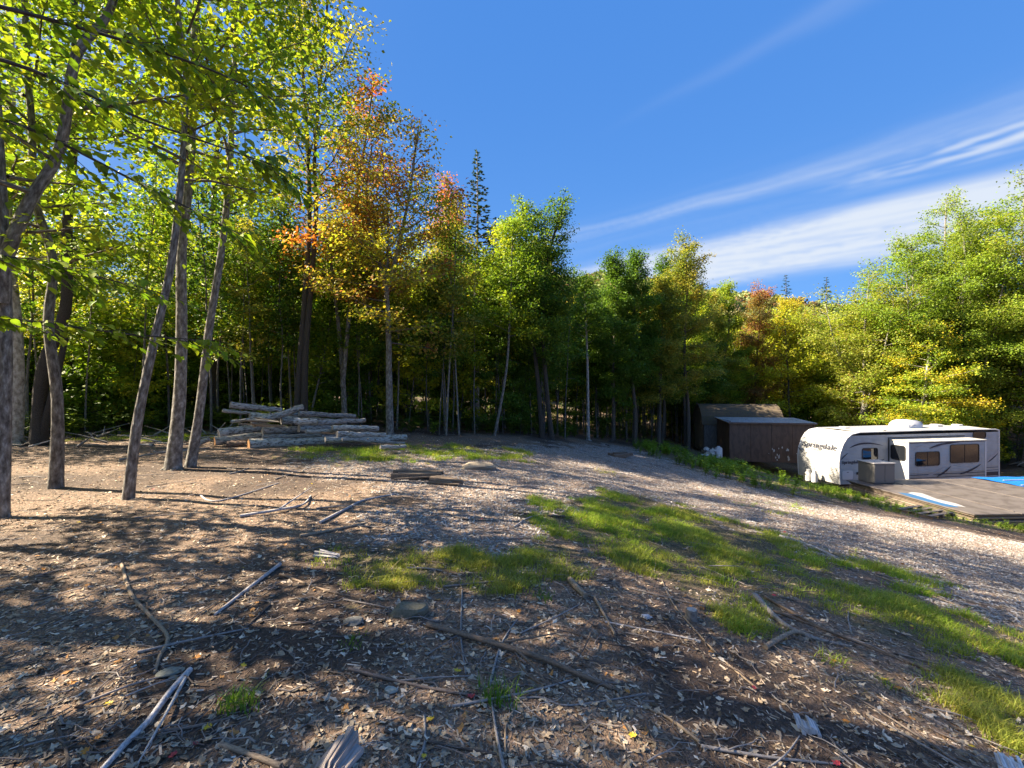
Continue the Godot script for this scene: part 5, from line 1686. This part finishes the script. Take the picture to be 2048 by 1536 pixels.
	for k in 5: m.box(Vector3(0.58, 0.08 + 0.045 * k, 0.0), Vector3(0.02, 0.016, 0.5))
	part("grille", m.mesh(mats.rubber), ac)
	for q in [[1.6, -1.5, 0.36, 0.1], [7.4, -1.3, 0.40, 0.14], [2.7, -0.35, 0.2, 0.05], [9.0, -1.4, 0.36, 0.1]]:
		m = MB.new()
		m.box(Vector3(q[0], 2.545 + q[3] / 2, q[1]), Vector3(q[2], q[3], q[2]), Basis(), 0.03)
		part("roof_vent", m.mesh(mats.trim), o)
	# tongue, gas bottles, wheels
	m = MB.new()
	for z in [-0.55, -1.89]:
		m.tube(PackedVector3Array([Vector3(0.4, -0.14, z), Vector3(-1.35, -0.14, -1.22)]), rad_line(0.05, 0.05, 2), 4, true)
	m.tube(PackedVector3Array([Vector3(-1.15, -0.5, -1.22), Vector3(-1.15, 0.35, -1.22)]), rad_line(0.035, 0.035, 2), 8, true)
	part("tongue", m.mesh(mats.chassis), o)
	for z in [-1.42, -1.04]:
		var tank := MB.new()
		tank.tube(PackedVector3Array([Vector3(-0.72, -0.1, z), Vector3(-0.72, -0.06, z), Vector3(-0.72, 0.28, z), Vector3(-0.72, 0.36, z), Vector3(-0.72, 0.40, z)]), PackedFloat32Array([0.1, 0.155, 0.155, 0.12, 0.05]), 16, true)
		var tk := part("gas_bottle", tank.mesh(mats.trim), o)
		tank = MB.new()
		tank.tube(PackedVector3Array([Vector3(-0.72, 0.38, z), Vector3(-0.72, 0.5, z)]), rad_line(0.09, 0.09, 2), 12)
		part("collar", tank.mesh(mats.trim), tk)
	for x in [5.7, 6.55]:
		for z in [-0.12, -2.32]:
			m = MB.new()
			m.tube(PackedVector3Array([Vector3(x, -0.16, z - 0.1), Vector3(x, -0.16, z - 0.07), Vector3(x, -0.16, z + 0.07), Vector3(x, -0.16, z + 0.1)]), PackedFloat32Array([0.29, 0.33, 0.33, 0.29]), 20, true)
			var wh := part("wheel", m.mesh(mats.rubber), o)
			m = MB.new()
			m.tube(PackedVector3Array([Vector3(x, -0.16, z - 0.105), Vector3(x, -0.16, z + 0.105)]), rad_line(0.18, 0.18, 2), 16, true)
			part("rim", m.mesh(mats.trim), wh)

func ac_shell() -> ArrayMesh:
	var m := MB.new()
	var rings := [[0.0, 0.56, 0.36], [0.16, 0.58, 0.37], [0.27, 0.50, 0.33], [0.32, 0.36, 0.26], [0.33, 0.2, 0.15]]
	var n := 28
	for q in rings:
		for k in n + 1:
			var a := TAU * (k % n) / n
			var cx := signf(cos(a)) * pow(absf(cos(a)), 0.45)
			var cz := signf(sin(a)) * pow(absf(sin(a)), 0.45)
			var lean: float = -0.06 * q[0] / 0.33 if cx > 0 else 0.22 * q[0] / 0.33
			m.vert(Vector3(cx * q[1] + lean * 0.6, q[0], cz * q[2]), Vector3(cos(a), 0.2 + q[0] * 2.5, sin(a)).normalized())
	for j in rings.size() - 1:
		for k in n:
			var p := j * (n + 1) + k
			m.i.append_array([p, p + 1, p + n + 1, p + 1, p + n + 2, p + n + 1])
	var mid := m.vert(Vector3(0.05, 0.335, 0), Vector3.UP)
	for k in n: m.i.append_array([mid, (rings.size() - 1) * (n + 1) + k, (rings.size() - 1) * (n + 1) + k + 1])
	return m.mesh(mats.trim)

# ---------------------------------------------------------------- sheds and platform
func make_sheds() -> void:
	var brown := mat("brown painted board", Color(0.135, 0.082, 0.058), 0.65)
	brown.albedo_texture = noise_tex(noise(0.02, FastNoiseLite.TYPE_SIMPLEX, 5, 44), [[0.0, Color(0.6, 0.6, 0.62)], [0.5, Color(0.9, 0.9, 0.9)], [1.0, Color(1.25, 1.15, 1.1)]], 256)
	brown.uv1_triplanar = true
	brown.uv1_scale = Vector3(0.6, 0.25, 0.6)
	var roof := mat("pale weathered sheet roof", Color(0.42, 0.43, 0.45), 0.55)
	roof.albedo_texture = noise_tex(noise(0.03, FastNoiseLite.TYPE_SIMPLEX, 5, 45), [[0.0, Color(0.4, 0.4, 0.4)], [0.5, Color(0.85, 0.85, 0.85)], [1.0, Color(1, 1, 1)]], 256)
	roof.uv1_triplanar = true
	roof.uv1_scale = Vector3(0.5, 0.5, 0.5)
	var peel := mat("bare white primer", Color(0.55, 0.53, 0.5), 0.8)
	var o := thing("flat_roofed_shed", "low brown flat roofed shed with peeling paint, in front of the gambrel shed", "shed", Vector3(14.0, -3.3, -28.9), deg_to_rad(-9.7))
	var w := 4.9
	var dp := 3.0
	var h := 2.45
	for k in 4:
		var m := MB.new()
		m.box(Vector3((k + 0.5) * w / 4, h / 2, -0.02), Vector3(w / 4 - 0.012, h, 0.04), Basis(), 0.006)
		part("wall_panel", m.mesh(brown), o)
	for k in 3:
		var m := MB.new()
		m.box(Vector3(0.02, h / 2 + 0.06, -(k + 0.5) * dp / 3), Vector3(0.04, h + 0.12, dp / 3 - 0.012), Basis(), 0.006)
		part("wall_panel", m.mesh(brown), o)
	var m := MB.new()
	m.box(Vector3(w / 2, h / 2, -dp), Vector3(w, h, 0.05))
	m.box(Vector3(w - 0.02, h / 2, -dp / 2), Vector3(0.04, h, dp))
	part("back_wall", m.mesh(brown), o)
	m = MB.new()
	for x in [-0.01, w + 0.01]: m.box(Vector3(x, h / 2, 0.012), Vector3(0.09, h, 0.07), Basis(), 0.01)
	part("corner_post", m.mesh(brown), o)
	m = MB.new()
	var tilt := Basis(Vector3.RIGHT, 0.03)
	m.box(Vector3(w / 2, h + 0.09, -dp / 2), Vector3(w + 0.3, 0.05, dp + 0.3), tilt, 0.01)
	var rf := part("roof", m.mesh(roof), o)
	m = MB.new()
	m.box(Vector3(w / 2, h + 0.01, 0.14), Vector3(w + 0.28, 0.11, 0.03), Basis(), 0.006)
	m.box(Vector3(-0.13, h + 0.06, -dp / 2), Vector3(0.03, 0.11, dp + 0.26), tilt, 0.006)
	part("fascia", m.mesh(brown), rf)
	for k in 5:
		m = MB.new()
		m.box(Vector3(w * (k + 0.5) / 5, h + 0.118, -dp / 2), Vector3(0.03, 0.02, dp + 0.28), tilt)
		part("roof_seam", m.mesh(roof), rf)
	var r := RandomNumberGenerator.new()
	r.seed = 12
	for k in 22:
		var c := Vector2(r.randf_range(1.9, 4.4), 0.3 + 0.75 * pow(r.randf(), 0.8))
		if k < 10: c = Vector2(r.randf_range(2.7, 3.5), r.randf_range(0.15, 0.75))
		var s := r.randf_range(0.02, 0.07)
		var poly := PackedVector2Array()
		for j in 8:
			var a := TAU * j / 8
			poly.append(c + Vector2(cos(a) * s * r.randf_range(0.4, 1.0), sin(a) * s * r.randf_range(0.7, 2.0)))
		part("peeled_patch", slab(poly, Transform3D(), -0.002, 0.004).mesh(peel), o)
	# gambrel shed behind
	var grey := mat("grey weathered boards", Color(0.20, 0.19, 0.18), 0.9)
	grey.albedo_texture = noise_tex(noise(0.04, FastNoiseLite.TYPE_SIMPLEX, 4, 46), [[0.0, Color(0.5, 0.5, 0.5)], [1.0, Color(1.1, 1.1, 1.1)]], 256)
	grey.uv1_triplanar = true
	grey.uv1_scale = Vector3(1.5, 0.2, 1.5)
	var shingle := mat("brown mossy roofing", Color(0.12, 0.09, 0.065), 0.95)
	shingle.albedo_texture = noise_tex(noise(0.03, FastNoiseLite.TYPE_SIMPLEX, 5, 47), [[0.0, Color(0.6, 0.6, 0.6)], [0.55, Color(1, 1, 1)], [0.75, Color(0.9, 1.1, 0.5)], [1.0, Color(1.1, 1.3, 0.5)]], 256)
	shingle.uv1_triplanar = true
	shingle.uv1_scale = Vector3(0.7, 0.7, 0.7)
	o = thing("gambrel_shed", "grey board shed with a mossy gambrel roof, behind the brown shed", "shed", Vector3(13.95, -3.3, -32.7), deg_to_rad(-9.7))
	var gp_ := [[0.0, 0.0], [0.0, 2.1], [0.16, 2.58], [0.48, 2.98], [0.92, 3.27], [1.45, 3.42], [1.98, 3.27], [2.42, 2.98], [2.74, 2.58], [2.9, 2.1], [2.9, 0.0]]
	var lx := 5.2
	for e in 2:
		for k in 14:                                     # gable boards
			var z0 := 2.9 * k / 14.0 + 0.006
			var z1 := 2.9 * (k + 1) / 14.0 - 0.006
			var mm := MB.new()
			var x := 0.0 if e == 0 else lx
			var t0 := gable(gp_, z0)
			var t1 := gable(gp_, z1)
			var out := Vector3.LEFT if e == 0 else Vector3.RIGHT
			mm.facing(Vector3(x, 0, -z0), Vector3(x, 0, -z1), Vector3(x, t1, -z1), Vector3(x, t0, -z0), out)
			mm.facing(Vector3(x - out.x * 0.03, 0, -z0), Vector3(x - out.x * 0.03, t0, -z0), Vector3(x, t0, -z0), Vector3(x, 0, -z0), Vector3.BACK)
			mm.facing(Vector3(x - out.x * 0.03, 0, -z1), Vector3(x - out.x * 0.03, t1, -z1), Vector3(x, t1, -z1), Vector3(x, 0, -z1), Vector3.FORWARD)
			part("board", mm.mesh(grey), o)
	m = MB.new()
	m.box(Vector3(lx / 2, 1.05, -1.45), Vector3(lx - 0.08, 2.1, 2.84))
	part("inner_wall", m.mesh(grey), o)
	for k in 20:
		m = MB.new()
		m.box(Vector3(lx * (k + 0.5) / 20, 1.05, 0.0), Vector3(lx / 20 - 0.014, 2.1, 0.03))
		part("board", m.mesh(grey), o)
	for k in range(1, 9):
		m = MB.new()
		var a := Vector3(0, gp_[k][1], -gp_[k][0])
		var b := Vector3(0, gp_[k + 1][1], -gp_[k + 1][0])
		var nn := Vector3(0, (b - a).z * -1.0, (b - a).y).normalized()
		if nn.y < 0: nn = -nn
		var ext := (b - a).normalized() * (0.12 if k == 8 else 0.0)
		var pre := (b - a).normalized() * (0.12 if k == 1 else 0.0)
		for s in 2:                                     # overlapping courses
			var p := (a - pre).lerp(b + ext, s / 2.0) + nn * (0.05 if (k > 4) == (s == 0) else 0.04)
			var q := (a - pre).lerp(b + ext, (s + 1) / 2.0) + nn * 0.04
			m.facing(p + Vector3(-0.15, 0, 0), p + Vector3(lx + 0.15, 0, 0), q + Vector3(lx + 0.15, 0, 0), q + Vector3(-0.15, 0, 0), nn)
		m.facing(a - pre + Vector3(-0.15, 0, 0), b + ext + Vector3(-0.15, 0, 0), b + ext + nn * 0.045 + Vector3(-0.15, 0, 0), a - pre + nn * 0.045 + Vector3(-0.15, 0, 0), Vector3.LEFT)
		m.facing(a - pre + Vector3(-0.15, 0, 0), a - pre + Vector3(lx + 0.15, 0, 0), b + ext + Vector3(lx + 0.15, 0, 0), b + ext + Vector3(-0.15, 0, 0), -nn)
		part("roof_slope", m.mesh(shingle), o)
	# white things by the sheds
	var wp := mat("white plastic", Color(0.72, 0.73, 0.75), 0.4)
	o = thing("plastic_drum", "white plastic drum at the brown shed's left corner", "drum", Vector3(13.25, gh(13.25, 28.9), -28.9))
	m = MB.new()
	m.tube(PackedVector3Array([Vector3(0, 0, 0), Vector3(0, 0.05, 0), Vector3(0, 0.6, 0), Vector3(0, 0.68, 0), Vector3(0, 0.72, 0)]), PackedFloat32Array([0.2, 0.23, 0.23, 0.2, 0.1]), 16, true)
	part("body", m.mesh(wp), o)
	m = MB.new()
	m.tube(PackedVector3Array([Vector3(0, 0.70, 0), Vector3(0, 0.77, 0)]), rad_line(0.09, 0.09, 2), 12, true)
	part("cap", m.mesh(wp), o)
	m = MB.new()
	for k in 26:
		var a := Vector3(r.randf_range(-0.3, 0.3), r.randf_range(0.0, 0.35), r.randf_range(-0.2, 0.2))
		var nn := Vector3(r.randfn(), r.randfn() + 0.5, r.randfn()).normalized()
		m.leaf(a, nn.cross(Vector3(0.3, 0.2, 0.9)).normalized(), nn, 0.3, 0.28)
	var bag := part("plastic_sheet", m.mesh(wp), self)
	bag.position = Vector3(12.55, gh(12.55, 28.7), -28.7)
	tag(bag, "crumpled clear white plastic sheet left of the white drum", "plastic sheet")

func gable(g: Array, z: float) -> float:
	for k in g.size() - 1:
		if z <= g[k + 1][0] and g[k + 1][0] > g[k][0]: return lerpf(g[k][1], g[k + 1][1], (z - g[k][0]) / (g[k + 1][0] - g[k][0]))
	return 2.1

func make_platform() -> void:
	var board := mat("brown grey panel", Color(0.115, 0.10, 0.093), 0.5)
	board.albedo_texture = noise_tex(noise(0.015, FastNoiseLite.TYPE_SIMPLEX, 5, 51), [[0.0, Color(0.6, 0.58, 0.56)], [0.5, Color(0.95, 0.93, 0.92)], [1.0, Color(1.3, 1.3, 1.3)]], 256)
	board.uv1_triplanar = true
	board.uv1_scale = Vector3(0.4, 0.4, 0.4)
	var edge := mat("raw board edge", Color(0.14, 0.105, 0.08), 0.9)
	var pale := mat("pale board edge", Color(0.2, 0.165, 0.13), 0.9)
	var blue := mat("blue sheet", Color(0.012, 0.14, 0.52), 0.4)
	var dull := mat("faded blue paint", Color(0.03, 0.10, 0.22), 0.5)
	var white := mat("white paint patch", Color(0.27, 0.27, 0.275), 0.7)
	var o := thing("panel_platform", "low platform of stacked brown panels in front of the trailer", "platform", Vector3(14.88, -2.55, -14.5), deg_to_rad(3.0))
	var xs := [0.0, 1.62, 3.92, 6.3, 9.0]
	for k in 4:
		var m := MB.new()
		m.box(Vector3((xs[k] + xs[k + 1]) / 2, -0.02 + 0.004 * (k % 2), -2.6), Vector3(xs[k + 1] - xs[k] - 0.02, 0.045, 5.2), Basis(), 0.008)
		part("top_panel", m.mesh(board), o)
		if k > 0:
			m = MB.new()
			m.box(Vector3(xs[k], 0.012, -2.5), Vector3(0.05, 0.022, 4.6), Basis(), 0.006)
			part("seam_batten", m.mesh(board), o)
	var r := RandomNumberGenerator.new()
	r.seed = 5
	for k in 6:
		var m := MB.new()
		var y := -0.075 - 0.062 * k
		m.box(Vector3(4.5 + r.randf_range(-0.06, 0.06), y, -2.6 + r.randf_range(-0.06, 0.06)), Vector3(8.9, 0.05, 5.05), Basis(Vector3.UP, r.randf_range(-0.008, 0.008)), 0.006)
		part("stacked_board", m.mesh(edge if k % 2 == 0 else pale), o)
	var m2 := MB.new()
	for x in [0.4, 3.0, 6.0, 8.6]:
		for z in [-0.4, -4.8]: m2.box(Vector3(x, -0.95, z), Vector3(0.3, 1.1, 0.3))
	part("support_block", m2.mesh(edge), o)
	# paint patches on the first panel
	var t := Transform3D(Basis(Vector3.RIGHT, Vector3.FORWARD, Vector3.UP), Vector3(0, 0.0035, 0))
	decal(o, "paint_patch", [0.02, 0.95, 0.35, 0.8, 0.6, 1.2, 0.7, 2.0, 0.5, 2.7, 0.2, 2.9, 0.03, 2.2], t, dull, 0.003)
	decal(o, "paint_patch", [0.42, 0.95, 0.62, 0.8, 0.78, 1.3, 0.72, 1.9, 0.86, 2.3, 1.0, 2.75, 0.8, 2.95, 0.5, 2.8, 0.46, 2.3, 0.4, 1.9, 0.36, 1.4], t, white, 0.006)
	# the blue sheet at the back right
	var s := thing("blue_tarp", "bright blue tarp spread over the platform's far right corner", "tarp", Vector3(14.88, -2.55, -14.5), deg_to_rad(3.0))
	var g := MB.new()
	var nx := 16
	var nz := 8
	for j in nz + 1:
		for k in nx + 1:
			var x := lerpf(6.2, 9.3, k / float(nx)) - 0.3 * j / float(nz)
			var z := lerpf(-3.1, -5.3, j / float(nz))
			g.vert(Vector3(x, 0.035 + 0.012 * sin(x * 5.0 + z * 2.0) + 0.01 * sin(z * 9.0), z), Vector3.UP)
	for j in nz:
		for k in nx:
			var a := j * (nx + 1) + k
			g.i.append_array([a, a + nx + 1, a + 1, a + 1, a + nx + 1, a + nx + 2])
	part("sheet", g.mesh(blue), s)
	g = MB.new()
	for k in 2: g.box(Vector3(7.3 + k * 0.3, 0.06, -3.7 - 0.9 * k), Vector3(2.2, 0.02, 0.05), Basis(Vector3.UP, 0.05), 0.006)
	part("batten", g.mesh(white), s)
	# cabinet
	var cab := mat("grey brown cabinet", Color(0.13, 0.125, 0.12), 0.5)
	var lid := mat("grey cabinet lid", Color(0.28, 0.27, 0.27), 0.6)
	o = thing("cabinet", "square grey cabinet standing at the platform's back left corner", "cabinet", Vector3(15.6, -2.53, -19.3), deg_to_rad(4.0))
	var c := MB.new()
	c.box(Vector3(0, 0.41, 0), Vector3(0.92, 0.82, 0.82), Basis(), 0.012)
	part("body", c.mesh(cab), o)
	c = MB.new()
	c.box(Vector3(0, 0.845, 0), Vector3(1.0, 0.045, 0.9), Basis(), 0.012)
	part("lid", c.mesh(lid), o)
	c = MB.new()
	for x in [-0.23, 0.23]: c.box(Vector3(x, 0.41, 0.415), Vector3(0.43, 0.72, 0.016), Basis(), 0.006)
	part("door", c.mesh(cab), o)
	# pallet in the grass
	o = thing("pallet", "old pale slatted pallet lying in the weeds before the platform", "pallet", gp(12.75, 13.9, 0.06), deg_to_rad(20))
	for k in 4:
		c = MB.new()
		c.box(Vector3(0, 0.09, -0.4 + 0.26 * k), Vector3(1.15, 0.02, 0.12), Basis(Vector3.UP, r.randf_range(-0.03, 0.03)), 0.004)
		part("slat", c.mesh(pale), o)
	for x in [-0.5, 0.0, 0.5]:
		c = MB.new()
		c.box(Vector3(x, 0.035, 0), Vector3(0.06, 0.085, 0.95))
		part("runner", c.mesh(edge), o)

# ---------------------------------------------------------------- scene
func _ready() -> void:
	grain = noise(0.02, FastNoiseLite.TYPE_SIMPLEX_SMOOTH, 3, 7)
	rough = noise(0.03, FastNoiseLite.TYPE_SIMPLEX_SMOOTH, 4, 17)
	var cam := Camera3D.new()
	cam.name = "camera"
	cam.fov = 80.9
	cam.near = 0.1
	cam.far = 2000.0
	add_child(cam)
	cam.position = Vector3(0, 1.65, 0)
	cam.current = true
	var env := Environment.new()
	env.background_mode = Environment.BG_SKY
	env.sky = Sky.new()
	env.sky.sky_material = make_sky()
	env.tonemap_mode = Environment.TONE_MAPPER_LINEAR
	env.tonemap_exposure = EXPOSURE
	env.sdfgi_enabled = true
	env.ssao_enabled = true
	env.ssil_enabled = true
	var we := WorldEnvironment.new()
	we.name = "world_environment"
	we.environment = env
	add_child(we)
	var sun := DirectionalLight3D.new()
	sun.name = "sun"
	sun.light_energy = 1.5
	sun.light_color = Color(1.0, 0.93, 0.82)
	sun.light_angular_distance = 0.55
	sun.shadow_enabled = true
	add_child(sun)
	sun.look_at_from_position(SUN_TO * 50.0, Vector3.ZERO)
	set_zone("chips", [-4.54, 8.8, -4.83, 11.32, -1.81, 13.17, 6.48, 25.82, 6.98, 19.87, 7.47, 14.13, 10.11, 12.36, 12.89, 11.33, 14.16, 9.99, 6.57, 4.63, 5.74, 5.05, 4.85, 4.98, 4.72, 5.85, 4.31, 7.25, 3.11, 9.14, 1.46, 8.45, 0.55, 6.51, 0.31, 5, -0.75, 4.7, -1.86, 5.17, -1.76, 6.5, -1.67, 7.38, -3.7, 8.67])
	set_zone("g1", [0.27, 6.85, 2.34, 9.31, 3.15, 9.26, 3.93, 7.76, 4.39, 7.36, 5.27, 6.45, 5.88, 6.29, 5.12, 5.72, 4.23, 6.18, 3.93, 5.23, 4.85, 4.98, 5.23, 4.6, 5.98, 4.22, 4.96, 3.5, 4.13, 3.63, 3.74, 3.84, 3.12, 4.15, 2.33, 4.4, 1.4, 4.55, 0.43, 5.13])
	set_zone("g2", [-1.94, 4.31, -1.74, 4.83, -1.04, 4.81, -0.13, 4.81, 0.85, 4.93, 0.86, 4.38, -0.11, 3.98, -0.6, 3.76, -1.12, 3.8, -1.48, 3.98])
	set_zone("g3", [2.27, 3.32, 2.58, 3.33, 2.72, 3.19, 2.43, 2.97, 2.2, 3.02])
	set_zone("g4", [3.03, 3.39, 3.37, 3.24, 3.41, 3, 3.59, 2.74, 3.08, 2.57, 2.88, 2.8, 2.81, 3.06])
	set_zone("g5", [-5.82, 11.3, -5.19, 12.16, -3.57, 13.17, -1.97, 14.3, 0.6, 15.03, 0.22, 12.38, -1.59, 11.52, -3.12, 10.64, -4.51, 10.57])
	set_zone("g6", [1.59, 4.26, 2.26, 4.27, 2.27, 3.81, 1.79, 3.52, 1.52, 3.85])
	set_zone("g7", [5.52, 10.9, 8.16, 11.92, 6.41, 10.02, 5.07, 9.59])
	set_zone("g8", [2.21, 12.72, 3.22, 12.81, 2.15, 10.99])
	set_zone("weeds", [8.46, 29.17, 16.32, 39.06, 18.8, 35.55, 13.31, 25.72, 11.32, 19, 14.56, 18.83, 11.26, 14.35, 7.96, 13.37, 7.14, 16.22, 6.05, 20.49])
	set_zone("lawn", [13.18, 26.6, 21.08, 31.83, 15.44, 22.56, 13.69, 17.7, 11.41, 15.19, 10.58, 17.77])
	set_zone("dark", [9.35, 15.71, 14.56, 18.83, 14.81, 16.54, 15.59, 14.99, 20.15, 15.42, 17.38, 13.3, 15.1, 13.27, 12.82, 13.17, 11.12, 13.59])
	set_zone("moss", [-4.41, 12.24, -2.95, 10.07, -1.35, 9.8, -4.37, 9.74])
	set_zone("g9", [-12.8, 12.9, -8.6, 12.6, -8.3, 14.8, -12.5, 15.2])
	set_zone("g10", [27.0, 24.3, 36.0, 25.5, 38.0, 31.0, 28.0, 30.5])
	make_materials()
	make_ground()
	make_hill()
	make_named_trees()
	make_overhang()
	make_forest()
	make_sheds()
	make_trailer()
	make_platform()
	make_logs()
	make_cover()
	make_sticks()
	make_small_things()
